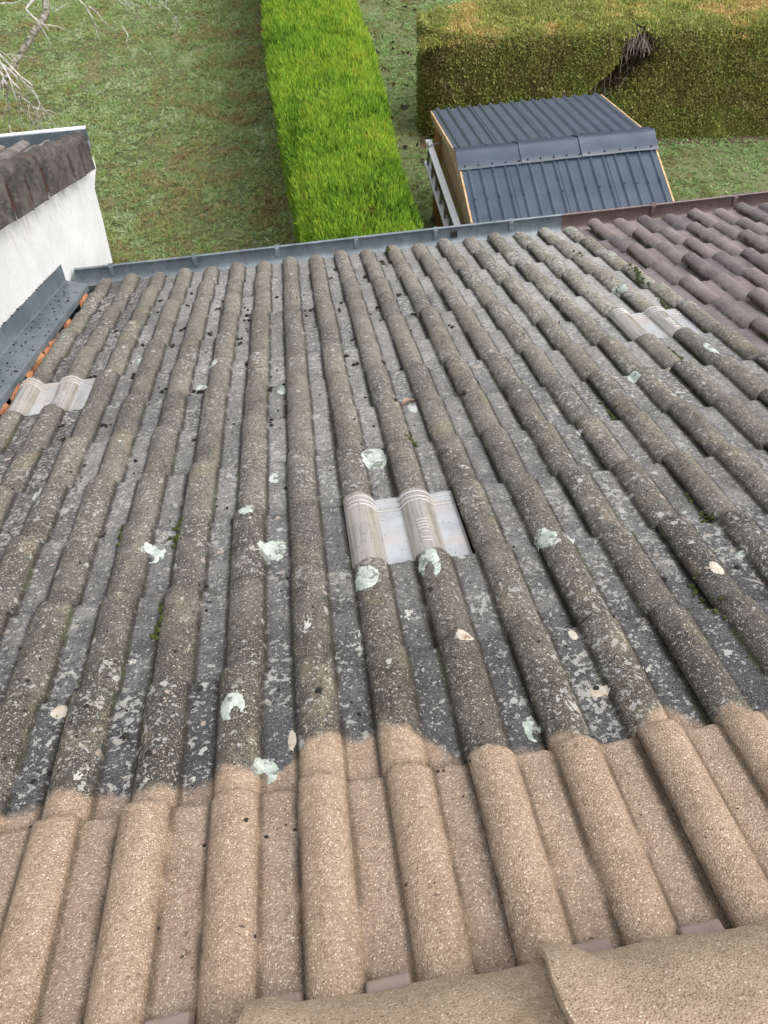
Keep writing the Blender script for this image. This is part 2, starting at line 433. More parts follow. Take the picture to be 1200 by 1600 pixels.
def mat_stucco():
    n = NT('white_stucco')
    c = n.mix(n.step(n.noise(2.2, 5, 0.6), 0.32, 0.7), (0.64, 0.645, 0.645), (0.77, 0.77, 0.765))
    strk = n.noise(1.0, 5, 0.65, vec=n.scale((45, 45, 13)))
    c = n.mix(n.math('MULTIPLY', n.step(strk, 0.50, 0.70), 0.36), c, (0.48, 0.49, 0.49))
    c = n.mix(n.math('MULTIPLY', n.step(n.noise(60, 4, 0.7), 0.54, 0.68), 0.30), c, (0.45, 0.45, 0.43))
    X, Y, Z = n.sep(n.obj)
    below = n.math('SUBTRACT', n.math('ADD', Z, 0.947 - 0.459 * 3.67), n.math('MULTIPLY', Y, -0.459))   # rust runs under the verge
    rust = n.math('MULTIPLY', n.step(below, -0.26, -0.05), n.step(n.noise(1.0, 4, 0.65, vec=n.scale((14, 14, 5))), 0.52, 0.70))
    rust = n.math('MULTIPLY', rust, n.step(below, 0.2, 0.1))
    c = n.mix(n.math('MULTIPLY', rust, 0.6), c, (0.33, 0.22, 0.13))
    return n.bsdf(c, 0.9, n.bump(n.noise(70, 4, 0.7), 0.5, 0.006), Specular_IOR_Level=0.2)
M['stucco'] = mat_stucco()

def mat_verge():
    n = NT('verge_concrete')
    c = n.mix(n.step(n.noise(9, 4, 0.6), 0.35, 0.66), (0.036, 0.031, 0.028), (0.098, 0.084, 0.075))
    strk = n.noise(1.0, 4, 0.6, vec=n.scale((16, 16, 50)))
    c = n.mix(n.math('MULTIPLY', n.step(strk, 0.5, 0.7), 0.5), c, (0.17, 0.155, 0.14))
    c = n.mix(n.step(n.noise(17, 4, 0.7), 0.69, 0.73), c, (0.45, 0.43, 0.40))
    c = n.mix(n.math('MULTIPLY', n.step(n.noise(6, 3), 0.6, 0.7), 0.6), c, (0.10, 0.042, 0.022))
    return n.bsdf(c, 0.85, n.bump(n.noise(60, 4), 0.6, 0.006))
M['verge'] = mat_verge()

def mat_plastic():
    n = NT('translucent_plastic')
    strk = n.noise(1.0, 4, 0.65, vec=n.scale((170, 5, 5)))
    W = n.sep(n.attr('tp', 'Vector'))[0]
    Y = n.sep(n.obj)[1]
    c = n.mix(n.step(n.noise(11, 3), 0.35, 0.7), (0.56, 0.575, 0.585), (0.45, 0.45, 0.445))
    c = n.mix(n.math('MULTIPLY', n.step(n.noise(7, 3, 0.6), 0.48, 0.66), 0.5), c, (0.62, 0.51, 0.43))
    rc = n.mix(n.step(strk, 0.35, 0.68), (0.40, 0.37, 0.32), (0.22, 0.20, 0.165))
    rc = n.mix(n.math('MULTIPLY', n.step(n.noise(9, 4, 0.6), 0.46, 0.62), 0.5), rc, (0.46, 0.38, 0.31))
    c = n.mix(n.math('MULTIPLY', W, 0.88), c, rc)  # pans paler than the rolls: sky reflection put into their colour
    sp = n.math('MULTIPLY', n.step(n.vor(110), 0.26, 0.12), n.step(n.sep(n.vor(110, 'Color'))[0], 0.80, 0.84))
    c = n.mix(n.math('MULTIPLY', sp, 0.9), c, (0.03, 0.028, 0.025))
    rg = n.lin(n.noise(18, 3), 0.3, 0.7, 0.12, 0.28)
    return n.bsdf(c, rg, n.bump(n.noise(25, 2), 0.06, 0.004), Transmission_Weight=0.15, Specular_IOR_Level=0.9, Coat_Weight=0.6, Coat_Roughness=0.1)
M['plastic'] = mat_plastic()

# ------------------------------------------------------------------ setting: ground
ZG = -5.4
def mat_ground():
    n = NT('lawn_soil')
    a, b, d = n.noise(0.55, 4), n.noise(4.5, 5, 0.65), n.noise(28, 4, 0.7)
    X, Y, Z = n.sep(n.obj)
    c = n.ramp(n.math('ADD', n.math('MULTIPLY', b, 0.55), n.math('MULTIPLY', d, 0.45)),
               [(0.30, (0.065, 0.066, 0.028)), (0.48, (0.125, 0.135, 0.050)), (0.70, (0.26, 0.23, 0.115))])
    c = n.mix(n.math('MULTIPLY', n.step(a, 0.42, 0.62), 0.5), c, (0.06, 0.10, 0.035))
    c = n.mix(n.math('MULTIPLY', n.step(n.noise(2.3, 4), 0.58, 0.68), 0.35), c, (0.19, 0.135, 0.07))
    rt = n.step(X, 1.0, 1.4)
    c = n.mix(n.math('MULTIPLY', rt, 0.5), c, n.mix(d, (0.10, 0.13, 0.05), (0.24, 0.28, 0.13)))
    return n.bsdf(c, 0.95, n.bump(d, 0.8, 0.03))
gp = MB()
gp.add([(-400, -400, ZG), (400, -400, ZG), (400, 900, ZG), (-400, 900, ZG)], [(0, 1, 2, 3)])
tag(gp.build('ground', mat_ground()), kind='structure')

# many small leaf-shaped faces: fast builder
def blades(name, base, dirv, width, mat, col_rnd, parent=None, bend=None, tri=True):
    """base (n,3), dirv (n,3) full vectors, width (n): one kite (4 verts) each"""
    n = len(base)
    side = np.cross(dirv, rng.normal(size=(n, 3)))
    side /= np.linalg.norm(side, axis=1)[:, None] + 1e-9
    mid = base + dirv * 0.45 + (bend if bend is not None else 0) * 0.4
    tip = base + dirv + (bend if bend is not None else 0)
    v = np.stack([base, mid + side * width[:, None] / 2, tip, mid - side * width[:, None] / 2], 1).reshape(-1, 3)
    me = bpy.data.meshes.new(name)
    me.vertices.add(4 * n)
    me.vertices.foreach_set('co', v.astype(np.float32).ravel())
    me.loops.add(4 * n)
    me.loops.foreach_set('vertex_index', np.arange(4 * n, dtype=np.int32))
    me.polygons.add(n)
    me.polygons.foreach_set('loop_start', np.arange(0, 4 * n, 4, dtype=np.int32))
    me.update(calc_edges=True)
    at = me.attributes.new('rnd', 'FLOAT', 'POINT')
    at.data.foreach_set('value', np.repeat(col_rnd, 4).astype(np.float32))
    return link(name, me, mat, parent)

def mat_leaf(name, stops, rough=0.6, trans=0.35, spec=0.3):
    n = NT(name)
    c = n.ramp(n.attr('rnd'), stops)
    p = n.node('ShaderNodeBsdfPrincipled', {'Base Color': c, 'Roughness': rough, 'Specular IOR Level': spec})
    t = n.node('ShaderNodeBsdfTranslucent', {'Color': c})
    mx = n.node('ShaderNodeMixShader', {0: trans, 1: p.outputs[0], 2: t.outputs[0]})
    n.t.links.new(mx.outputs[0], n.out.inputs[0])
    return n.m

def fbm(x, y, sc_, seed=0.0, oct_=3):
    return np.array([noise.fractal(Vector((a * sc_ + seed, b * sc_ - seed, seed * 0.37)), 0.8, 2.1, oct_) for a, b in zip(x, y)])

# smooth 2-D value noise with numpy (fast)
def vnoise(x, y, sc_, seed):
    g = np.random.default_rng(seed).random((256, 256))
    x, y = x * sc_ + 91.3, y * sc_ + 47.7
    xi, yi = np.floor(x).astype(int), np.floor(y).astype(int)
    fx, fy = x - xi, y - yi
    fx, fy = fx * fx * (3 - 2 * fx), fy * fy * (3 - 2 * fy)
    a, b = g[xi % 256, yi % 256], g[(xi + 1) % 256, yi % 256]
    c, d = g[xi % 256, (yi + 1) % 256], g[(xi + 1) % 256, (yi + 1) % 256]
    return (a * (1 - fx) + b * fx) * (1 - fy) + (c * (1 - fx) + d * fx) * fy

# --- lawn grass (nobody could count it)
def lawn(name, x0, x1, y0, y1, num, hmean, mat, label, per=11):
    """rosettes: blades lean out from shared tuft centres"""
    x, y = rng.uniform(x0, x1, num), rng.uniform(y0, y1, num)
    d = 0.5 * vnoise(x, y, 1.1, 3) + 0.5 * vnoise(x, y, 4.0, 4)
    ok = rng.random(num) < np.clip(0.50 + 1.4 * (d - 0.35), 0.25, 1.0)
    x, y, d = x[ok], y[ok], d[ok]
    m_ = len(x)
    c = 0.57 + 0.40 * (vnoise(x, y, 0.7, 5) - 0.5) + 0.55 * (vnoise(x, y, 2.6, 6) - 0.5) + 0.45 * (vnoise(x, y, 8, 9) - 0.5) + rng.normal(0, 0.17, m_)
    size = hmean * (0.45 + 1.1 * d) * rng.uniform(0.6, 1.5, m_)
    rep = lambda a: np.repeat(a, per)
    n = m_ * per
    ang = rng.uniform(0, 2 * np.pi, n)
    lean = rng.uniform(0.25, 1.7, n)
    h = rep(size) * rng.uniform(0.6, 1.2, n)
    dirv = np.stack([np.cos(ang) * lean * h, np.sin(ang) * lean * h, h * rng.uniform(0.5, 1.0, n)], 1)
    base = np.stack([rep(x) + rng.normal(0, 0.008, n), rep(y) + rng.normal(0, 0.008, n), np.full(n, ZG)], 1)
    o = blades(name, base, dirv, rng.uniform(0.007, 0.016, n), mat, np.clip(rep(c) + rng.normal(0, 0.09, n), 0, 1))
    return tag(o, label, 'grass', kind='stuff')
M['grass_l'] = mat_leaf('rough_grass', [(0.05, (0.26, 0.175, 0.09)), (0.26, (0.48, 0.41, 0.20)), (0.44, (0.34, 0.38, 0.14)), (0.70, (0.28, 0.42, 0.14)), (0.95, (0.52, 0.60, 0.35))])
M['grass_r'] = mat_leaf('short_grass', [(0.10, (0.28, 0.24, 0.11)), (0.36, (0.28, 0.34, 0.12)), (0.60, (0.26, 0.42, 0.15)), (0.92, (0.46, 0.60, 0.29))])
lawn('lawn_grass', -7.0, 0.05, 6.6, 20.0, 60000, 0.046, M['grass_l'], 'rough mottled lawn grass with brown and mint patches left of the bright hedge')
lawn('lawn_grass', 1.1, 11.0, 7.5, 19.5, 46000, 0.034, M['grass_r'], 'short pale green lawn grass to the right of the bright hedge')

# --- leaf litter on the right lawn
n_ = 420
x = rng.uniform(1.2, 3.6, n_); y = rng.uniform(9.5, 18.5, n_)
ok = rng.random(n_) < vnoise(x, y, 1.3, 12) * 1.1
x, y = x[ok], y[ok]; n_ = len(x)
M['litter'] = mat_leaf('dark_litter', [(0.0, (0.020, 0.016, 0.010)), (0.6, (0.05, 0.035, 0.018)), (1.0, (0.11, 0.065, 0.03))], trans=0.1)
ang = rng.uniform(0, 6.28, n_); L = rng.uniform(0.05, 0.12, n_)
tag(blades('leaf_litter', np.stack([x, y, np.full(n_, ZG + 0.035)], 1), np.stack([np.cos(ang) * L, np.sin(ang) * L, rng.uniform(-0.005, 0.02, n_)], 1),
           rng.uniform(0.04, 0.09, n_), M['litter'], rng.random(n_)), 'dark fallen leaves scattered over the pale lawn beside the hedge', 'leaves', kind='stuff')

# ------------------------------------------------------------------ bright green conifer hedge
M['thuja'] = mat_leaf('bright_conifer', [(0.05, (0.030, 0.070, 0.008)), (0.32, (0.120, 0.245, 0.026)), (0.56, (0.270, 0.440, 0.045)), (0.82, (0.450, 0.600, 0.075)), (0.95, (0.50, 0.42, 0.07)), (0.995, (0.15, 0.055, 0.03))], 0.55, 0.45)
M['clip_core'] = simple('clipped_core', (0.055, 0.048, 0.018), (0.16, 0.145, 0.045), 14, 0.95)
M['hedge_core'] = simple('hedge_core', (0.012, 0.020, 0.005), (0.030, 0.045, 0.010), 9, 0.95)
HZ = -3.68
green = empty('conifer_hedge', (0.55, 6.2, ZG), 'long bright green feathery conifer hedge running away between the two lawns', 'hedge')
def hedge_edge(y):                                   # left and right edges along y
    return -0.03 + 0.05 * np.sin(y * 0.9 + 1) - 0.012 * (y - 7), 1.20 + 0.03 * np.sin(y * 1.3) - 0.004 * (y - 7)
cb = MB()
ys = np.linspace(5.2, 19.5, 60)
prof = []
for yy in ys:
    l, r_ = hedge_edge(yy)
    w = 0.06 * math.sin(yy * 2.1)
    prof.append([(l + 0.10, yy, ZG), (l + 0.07, yy, HZ - 0.5), (l + 0.10, yy, HZ - 0.18 + w * 0.5), (l + 0.25, yy, HZ - 0.10 + w),
                 (r_ - 0.25, yy, HZ - 0.10 - w), (r_ - 0.10, yy, HZ - 0.18), (r_ - 0.07, yy, HZ - 0.5), (r_ - 0.10, yy, ZG)])
cb.grid(np.array(prof))
cb.build('inner_growth', M['hedge_core'], green)
def sprays(num):
    """clusters of narrow upright blades over top and sides of the hedge"""
    y = rng.uniform(5.3, 19.3, num)
    l, r_ = hedge_edge(y)
    face = rng.random(num)
    top = face < 0.72
    lef = (face >= 0.72) & (face < 0.88)
    t = rng.random(num)
    x = np.where(top, l + (r_ - l) * t, np.where(lef, l + 0.03, r_ - 0.03))
    edge = np.minimum(x - l, r_ - x)
    z = np.where(top, HZ - 0.10 + 0.10 * vnoise(x, y, 2.2, 21) - 0.14 * np.clip(0.16 - edge, 0, 1) / 0.16, HZ - 0.12 - t * t * 1.6)
    # hollow in the left flank
    hol = np.exp(-(((y - 9.6) / 0.55) ** 2 + ((x - 0.10) / 0.10) ** 2))
    z = z - 0.10 * hol
    nx = np.where(top, (t - 0.5) * 0.5, np.where(lef, -0.9, 0.9))
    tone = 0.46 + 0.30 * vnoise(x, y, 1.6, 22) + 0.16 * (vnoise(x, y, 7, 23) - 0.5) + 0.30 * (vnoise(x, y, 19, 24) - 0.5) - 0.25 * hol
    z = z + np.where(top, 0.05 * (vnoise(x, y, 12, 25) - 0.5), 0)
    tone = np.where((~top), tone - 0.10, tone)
    k = 7
    B = np.repeat(np.stack([x, y, z], 1), k, 0)
    n = len(B)
    B += rng.normal(0, 0.022, (n, 3)) * (1, 1, 0.6)
    d = np.stack([np.repeat(nx, k) * 0.35, np.full(n, 0.02), np.full(n, 1.0)], 1) + rng.normal(0, 0.27, (n, 3))
    d /= np.linalg.norm(d, axis=1)[:, None]
    d *= (rng.uniform(0.04, 0.115, n))[:, None]
    c = np.clip(np.repeat(tone, k) + rng.normal(0, 0.13, n), 0, 0.93)
    c = np.where(rng.random(n) < 0.002, 1.0, c)
    c = np.where((B[:, 0] - 0.73) ** 2 + ((B[:, 1] - 7.45) / 1.3) ** 2 < rng.uniform(0.0, 0.075, n) ** 2, 1.0, c)   # small dead patch
    return B, d, rng.uniform(0.010, 0.020, n), c
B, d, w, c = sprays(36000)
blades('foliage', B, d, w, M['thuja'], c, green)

# ------------------------------------------------------------------ clipped hedge at right with a broken hole
M['clipped'] = mat_leaf('clipped_hedge_leaf', [(0.03, (0.110, 0.085, 0.045)), (0.20, (0.290, 0.230, 0.105)), (0.40, (0.320, 0.315, 0.100)), (0.60, (0.300, 0.370, 0.095)), (0.76, (0.470, 0.430, 0.125)), (0.88, (0.64, 0.42, 0.18)), (1.0, (0.70, 0.54, 0.36))], 0.6, 0.28)
M['twig'] = simple('bare_grey_twig', (0.16, 0.125, 0.105), (0.30, 0.255, 0.225), 30, 0.9)
hd = Vector((0.98728, -0.15899, 0))
hn = Vector((0.15899, 0.98728, 0))                   # away from the camera
ho = Vector((3.911, 11.373, ZG))
clip = empty('clipped_hedge', tuple(ho), 'clipped olive hedge behind the shed with golden top and a broken dark hole', 'hedge')
A0, A1, DEP, HT = -1.98, 4.6, 1.30, 1.46
def depth(a):                                        # rounded back corner at the left end
    return DEP - 0.60 * np.clip(1 - (a - A0) / 1.5, 0, 1) ** 1.6
def hole(a, z):                                      # diagonal opening low left to top right
    ax = 0.97 + np.minimum(z - 0.99, 0.08) * 0.9
    return np.exp(-((a - ax) / 0.27) ** 4) * np.clip((z - 0.42) / 0.2, 0, 1)
def hole2(a, z):
    return 0.55 * np.exp(-((a + 1.42) / 0.14) ** 2 - ((z - 1.0) / 0.25) ** 2)
def toH(a):
    return HT + 0.035 * np.sin(a * 2.3) + np.where(a > 0.95, 0.05, 0.0)
def hpt(a, dd, z):
    a, dd, z = np.broadcast_arrays(a, dd, z)
    return np.stack([ho.x + hd.x * a + hn.x * dd, ho.y + hd.y * a + hn.y * dd, ZG + z], -1)
cb = MB()
aa = np.linspace(A0 + 0.12, A1, 90)
def rnd(a):                                          # plan rounding of the left end
    e_ = np.clip(0.5 - (a - A0), 0, 0.5)
    return 0.5 - np.sqrt(np.maximum(0.25 - e_ * e_, 0))
zz = np.linspace(0, 1, 24)
AA, ZZ = np.meshgrid(aa, zz)
Zf = ZZ * (toH(AA) - 0.10)
Df = 0.08 + rnd(AA) + 0.95 * hole(AA, Zf) + 0.2 * hole2(AA, Zf)
cb.grid(hpt(AA, Df, Zf))
dd = np.linspace(0, 1, 14)
AA2, DD2 = np.meshgrid(aa, dd)
zt = toH(AA2) - 0.10 - 0.5 * np.exp(-((AA2 - 1.02) / 0.13) ** 2 - (DD2 / 0.25) ** 2)
Ds = 0.08 + rnd(AA2) + 0.5 * hole(AA2, toH(AA2) - 0.10) * (1 - DD2)
cb.grid(hpt(AA2, Ds + DD2 * (depth(AA2) - 0.1 - Ds), zt), False)
DD3, ZZ3 = np.meshgrid(np.linspace(0.42, max(0.5, depth(A0 + 0.12) - 0.1), 12), zz)
cb.grid(hpt(np.full_like(DD3, A0 + 0.12), DD3, ZZ3 * (HT - 0.10)), True)
cb.grid(hpt(np.full_like(DD3, A1), DD3, ZZ3 * (HT - 0.10)), False)
cb.grid(hpt(AA, depth(AA) - 0.1, Zf), True)
cb.build('inner_growth', M['clip_core'], clip)
def hedge_leaves(num):
    f = rng.random(num)
    top = f < 0.36
    left = (f >= 0.36) & (f < 0.47)
    a = rng.uniform(A0, A1, num)
    t = rng.random(num)
    H_ = toH(a)
    z = np.where(top, H_, t * H_)
    dd = np.where(top, t * depth(a), 0.02)
    a = np.where(left, A0 + 0.03, a)
    dd = np.where(left, rng.uniform(0.25, 1, num) * depth(A0), dd)
    # rounded left end and top edges
    rc = 0.50
    ea = np.clip(rc - (a - A0), 0, rc); ed = np.clip(rc - dd, 0, rc)
    front = ~top & ~left
    dd = np.where(front, dd + rc - np.sqrt(np.maximum(rc * rc - ea * ea, 0)), dd)
    a = np.where(left, a + rc - np.sqrt(np.maximum(rc * rc - ed * ed, 0)), a)
    z = np.where(top, z - 0.16 * (ea / rc) ** 2 - 0.09 * (np.clip(0.20 - dd, 0, 1) / 0.20) ** 2, z)
    dd = np.where(front, dd + 0.07 * np.clip((z - H_ + 0.22) / 0.22, 0, 1) ** 2, dd)
    zrel = z
    h1, h2 = np.where(left, 0, hole(a, zrel)), np.where(left, 0, hole2(a, zrel))
    keep = rng.random(num) > np.where(top, 1.0 * np.exp(-((a - 1.02) / 0.14) ** 2 - (dd / 0.28) ** 2), 1.15 * h1 + 0.75 * h2)
    bul = 0.05 * vnoise(a, z, 2.5, 31) + 0.04 * (vnoise(a, z, 7, 32) - 0.5)
    dd = np.where(front, dd - bul + 0.25 * h1, dd)
    z = np.where(top, z + 0.07 * (vnoise(a, dd, 3.5, 33) - 0.5) + 0.05 * (vnoise(a, dd, 9, 34) - 0.5), z)
    tone = 0.42 + 0.22 * (vnoise(a, z, 1.8, 35) - 0.4) + 0.30 * (vnoise(a, z, 6, 36) - 0.5) + 0.10 * np.clip(0.5 - z, 0, 1)
    tone = np.where(top, 0.64 + 0.34 * (vnoise(a, dd, 2.4, 37) - 0.5) + 0.25 * (vnoise(a, dd, 8, 38) - 0.5), tone)
    tone = np.where(left, tone + 0.10, tone)  # left end faces away from the sun; light put into its leaf colour
    a, dd, z, tone, top, left = a[keep], dd[keep], z[keep], tone[keep], top[keep], left[keep]
    k = 3
    B = np.repeat(hpt(a, dd, z), k, 0)
    n = len(B)
    B = B + rng.normal(0, 0.018, (n, 3))
    top, left = np.repeat(top, k), np.repeat(left, k)
    nrm = np.where(top[:, None], np.array([0, 0, 1.0]), np.where(left[:, None], -np.array(hd), -np.array(hn)))
    d = nrm * 0.55 + rng.normal(0, 0.55, (n, 3)) + np.array([0, 0, 0.25])
    d /= np.linalg.norm(d, axis=1)[:, None]
    d *= rng.uniform(0.025, 0.058, n)[:, None]
    c = np.repeat(tone, k) + rng.normal(0, 0.08, n)
    c = np.where(rng.random(n) < 0.010, 1.0, np.clip(c, 0, 0.97))
    return B, d, rng.uniform(0.012, 0.026, n), c
B, d, w, c = hedge_leaves(150000)
blades('foliage', B, d, w, M['clipped'], c, clip)
tb = MB()
for i in range(120):                                 # bare twigs in and around the hole
    z0 = random.uniform(0.25, 1.42)
    a0 = 0.97 + min(z0 - 0.99, 0.08) * 0.9 + random.choice((-1, 1)) * abs(random.gauss(0.19, 0.07))
    p = Vector(hpt(a0, 0.32 + random.uniform(-0.12, 0.2), z0))
    di = Vector((random.gauss(-0.25, 0.4), -random.uniform(0.2, 0.8), random.gauss(-0.35, 0.45))).normalized()
    ln = random.uniform(0.12, 0.32)
    tb.tube([p, p + di * ln * 0.5 + Vector((0, 0, 0.01)), p + di * ln + Vector((0, 0, random.uniform(-0.05, 0.02)))], [0.006, 0.0045, 0.002], 4)
tb.build('bare_twigs', M['twig'], clip)
tb = MB()
for i in range(70):
    z0 = random.uniform(0.7, 1.3)
    p = Vector(hpt(-1.42 + random.gauss(0, 0.12), 0.1, z0))
    di = Vector((random.gauss(0, 0.35), -random.uniform(0.3, 0.8), random.gauss(0.2, 0.5))).normalized()
    tb.tube([p, p + di * 0.1, p + di * random.uniform(0.15, 0.24)], [0.005, 0.004, 0.002], 4)
tb.build('bare_twigs', M['twig'], clip)
tb = MB()
for i in range(110):                                 # dead grey brush on the upper lip of the hole
    a0, z0 = random.gauss(1.06, 0.13), random.uniform(1.30, 1.50)
    p = Vector(hpt(a0, random.uniform(0.05, 0.45), z0))
    di = Vector((random.gauss(-0.1, 0.25), -0.45, -random.uniform(0.2, 0.9))).normalized()
    tb.tube([p, p + di * 0.1, p + di * random.uniform(0.14, 0.26)], [0.006, 0.005, 0.002], 4)
tb.build('bare_twigs', M['twig'], clip)
# dark brown strip along the hedge foot: the shadow there put into colour
eb = MB()
ea_ = np.linspace(A0, A1, 40)
fr = np.array([-0.16 - 0.07 * random.random() for _ in ea_])
eb.grid(np.stack([hpt(ea_, fr, 0.006), hpt(ea_, 0.3 + 0 * ea_, 0.006)], 0))
tag(eb.build('hedge_foot_shade', simple('painted_shade', (0.060, 0.038, 0.024), (0.13, 0.09, 0.058), 9, 0.95, 0.6)), kind='structure')

# ------------------------------------------------------------------ bare birch tree reaching in from the left
M['birch'] = simple('pale_birch_bark', (0.30, 0.28, 0.25), (0.62, 0.60, 0.55), 26, 0.85, 0.5)
M['bark'] = simple('mossy_bark', (0.055, 0.055, 0.025), (0.30, 0.285, 0.24), 16, 0.95, 0.9)
tree = empty('birch_tree', (-4.35, 19.2, ZG), 'leafless birch with pale drooping twigs at the left corner of the lawn', 'tree')
tb = MB()
tb.tube([(-4.35, 19.2, ZG - 0.1), (-4.32, 19.1, -4.2), (-4.4, 18.9, -2.6), (-4.2, 18.4, -0.8), (-4.25, 18.0, 1.6), (-4.2, 18.0, 3.4)],
        [0.20, 0.16, 0.14, 0.11, 0.07, 0.02], 12, 0.06)
tb.build('trunk', M['bark'], tree, smooth=True)
lb = MB()
limb = [(-4.35, 19.0, -3.5), (-3.6, 16.2, -3.6), (-3.42, 14.06, -4.1), (-3.66, 13.29, -4.2), (-3.93, 12.69, -4.35), (-4.25, 12.1, -4.5)]
lb.tube(limb, [0.08, 0.060, 0.050, 0.045, 0.036, 0.022], 9, 0.22)
lb.build('limb', M['bark'], tree, smooth=True)
TW = [[(-3.3, 10.29, -2.8), (-3.0, 9.93, -2.95), (-2.73, 9.61, -3.1), (-2.72, 9.62, -3.3), (-2.7, 9.73, -3.5), (-2.63, 9.71, -3.7)], [(-3.28, 10.13, -2.8), (-3.02, 9.82, -2.95), (-2.9, 9.6, -3.05), (-2.83, 9.65, -3.3), (-2.83, 9.78, -3.5), (-2.9, 9.82, -3.7)], [(-3.3, 10.09, -2.85), (-3.03, 9.75, -3.0), (-3.0, 9.7, -3.1), (-3.12, 9.83, -3.4), (-3.25, 10.0, -3.7), (-3.25, 9.9, -3.8)], [(-3.03, 9.86, -2.95), (-2.88, 9.71, -3.05), (-2.78, 9.72, -3.2), (-2.78, 9.89, -3.3)], [(-2.94, 9.65, -3.05), (-2.94, 9.68, -3.2), (-3.07, 9.92, -3.5), (-3.11, 9.97, -3.7)], [(-3.24, 10.05, -2.9), (-3.06, 10.09, -2.95), (-2.98, 10.16, -3.0), (-2.95, 10.11, -3.05)], [(-3.06, 12.56, -3.3), (-3.25, 12.42, -3.4), (-3.15, 12.3, -3.5), (-3.04, 12.3, -3.6)], [(-3.45, 12.11, -3.2), (-3.32, 12.32, -3.3), (-3.01, 12.48, -3.2)], [(-2.48, 12.17, -3.2), (-2.38, 12.08, -3.4), (-2.38, 12.1, -3.6), (-2.37, 12.13, -3.75)], [(-2.34, 11.97, -3.3), (-2.22, 11.98, -3.45), (-2.09, 11.97, -3.65)], [(-1.99, 11.9, -3.5), (-1.94, 11.82, -3.6), (-1.96, 11.78, -3.7)], [(-1.66, 12.09, -3.2), (-1.6, 12.06, -3.35), (-1.55, 12.04, -3.4)], [(-1.45, 11.85, -3.2), (-1.39, 12.02, -3.4), (-1.29, 12.07, -3.55), (-1.27, 12.15, -3.8)], [(-2.96, 12.44, -3.3), (-2.95, 12.55, -3.5), (-2.91, 12.7, -3.6)], [(-2.03, 12.17, -3.2), (-1.93, 12.02, -3.3), (-1.81, 12.08, -3.4)], [(-1.99, 12.16, -3.2), (-1.85, 12.02, -3.3), (-1.76, 12.18, -3.4)], [(-3.11, 9.83, -3.4), (-3.29, 10.04, -3.6), (-3.42, 10.11, -3.7)], [(-2.89, 9.6, -3.2), (-2.96, 9.78, -3.5), (-2.95, 9.94, -3.7)], [(-2.83, 9.73, -3.4), (-2.81, 9.9, -3.55), (-2.79, 9.85, -3.6)]]
def feeder(start, via, end, r0, r1):
    p0, p1, p2 = Vector(start), Vector(via), Vector(end)
    pts = [p0 * (1 - t) ** 2 + p1 * 2 * t * (1 - t) + p2 * t * t for t in [i / 8 for i in range(9)]]
    b = MB()
    b.tube(pts, [r0 + (r1 - r0) * i / 8 for i in range(9)], 7, 0.1)
    return b.build('bough', M['birch'], tree, smooth=True)
feeder((-4.4, 18.8, -2.2), (-4.3, 13.0, -0.6), (-3.3, 10.15, -2.8), 0.06, 0.020)
feeder((-4.3, 18.6, -1.4), (-3.6, 14.6, -1.0), (-3.05, 12.5, -3.25), 0.05, 0.018)
feeder((-4.2, 18.4, -0.9), (-2.6, 14.0, 0.6), (-2.02, 12.15, -3.15), 0.05, 0.012)
feeder((-4.2, 18.3, -0.5), (-2.0, 14.5, 1.0), (-1.5, 12.0, -3.1), 0.05, 0.010)
for i, t in enumerate(TW):
    b = MB()
    r0 = 0.013 if i in (0, 1, 2) else (0.022 if i == 6 else 0.008)
    if i in (13, 14, 15): r0 = 0.007
    pts = [Vector(p) for p in t]
    ref = []
    for a_, c_ in zip(pts[:-1], pts[1:]):
        for k in range(3):
            ref.append(a_.lerp(c_, k / 3) + Vector([random.gauss(0, 0.010) for _ in range(3)]))
    ref.append(pts[-1])
    nr_ = len(ref)
    b.tube(ref, [r0 * (1 - 0.72 * k / (nr_ - 1)) for k in range(nr_)], 5)
    for k in range(2, nr_ - 1):                      # side twigs
        if random.random() < 0.75:
            p = ref[k]
            dv = (ref[k + 1] - ref[k - 1]).normalized()
            s_ = (dv + Vector([random.gauss(0, 0.6) for _ in range(3)])).normalized()
            ln = random.uniform(0.10, 0.34)
            b.tube([p, p + s_ * ln * 0.5, p + s_ * ln + Vector((0, 0, -0.05))], [r0 * 0.35, r0 * 0.28, r0 * 0.14], 4)
    b.build('drooping_twig', M['birch'], tree)

# ------------------------------------------------------------------ garden shed
M['sheet'] = simple('blue_grey_sheet', (0.033, 0.050, 0.078), (0.048, 0.068, 0.100), 4, 0.33, 0.05, 30, Metallic=0.0, Specular_IOR_Level=0.55)
M['osb'] = None
def mat_planks(name, a, b, dark, rows):
    n = NT(name)
    g = n.noise(1.0, 5, 0.6, vec=n.scale((10, 10, 60)))
    c = n.mix(n.step(g, 0.3, 0.7), a, b)
    c = n.mix(n.math('MULTIPLY', n.step(n.noise(3.5, 4), 0.5, 0.66), 0.6), c, dark)
    Z = n.sep(n.obj)[2]
    fr_ = n.math('FRACT', n.math('MULTIPLY', Z, rows))
    seam = n.math('ADD', n.step(fr_, 0.06, 0.02), n.step(fr_, 0.95, 0.99))
    c = n.mix(n.math('MULTIPLY', seam, 0.75), c, (0.05, 0.026, 0.012))
    return n.bsdf(c, 0.8, n.bump(g, 0.5, 0.004))
M['osb'] = mat_planks('weathered_board', (0.44, 0.255, 0.115), (0.66, 0.46, 0.26), (0.64, 0.58, 0.50), 4.2)
M['redwood'] = mat_planks('stained_plank', (0.36, 0.15, 0.045), (0.52, 0.25, 0.08), (0.18, 0.07, 0.024), 11)
M['batten'] = simple('raw_pine', (0.42, 0.27, 0.13), (0.58, 0.42, 0.24), 14, 0.75)
M['screw'] = simple('dark_screw_cap', (0.030, 0.038, 0.052), (0.05, 0.06, 0.08), 10, 0.35)
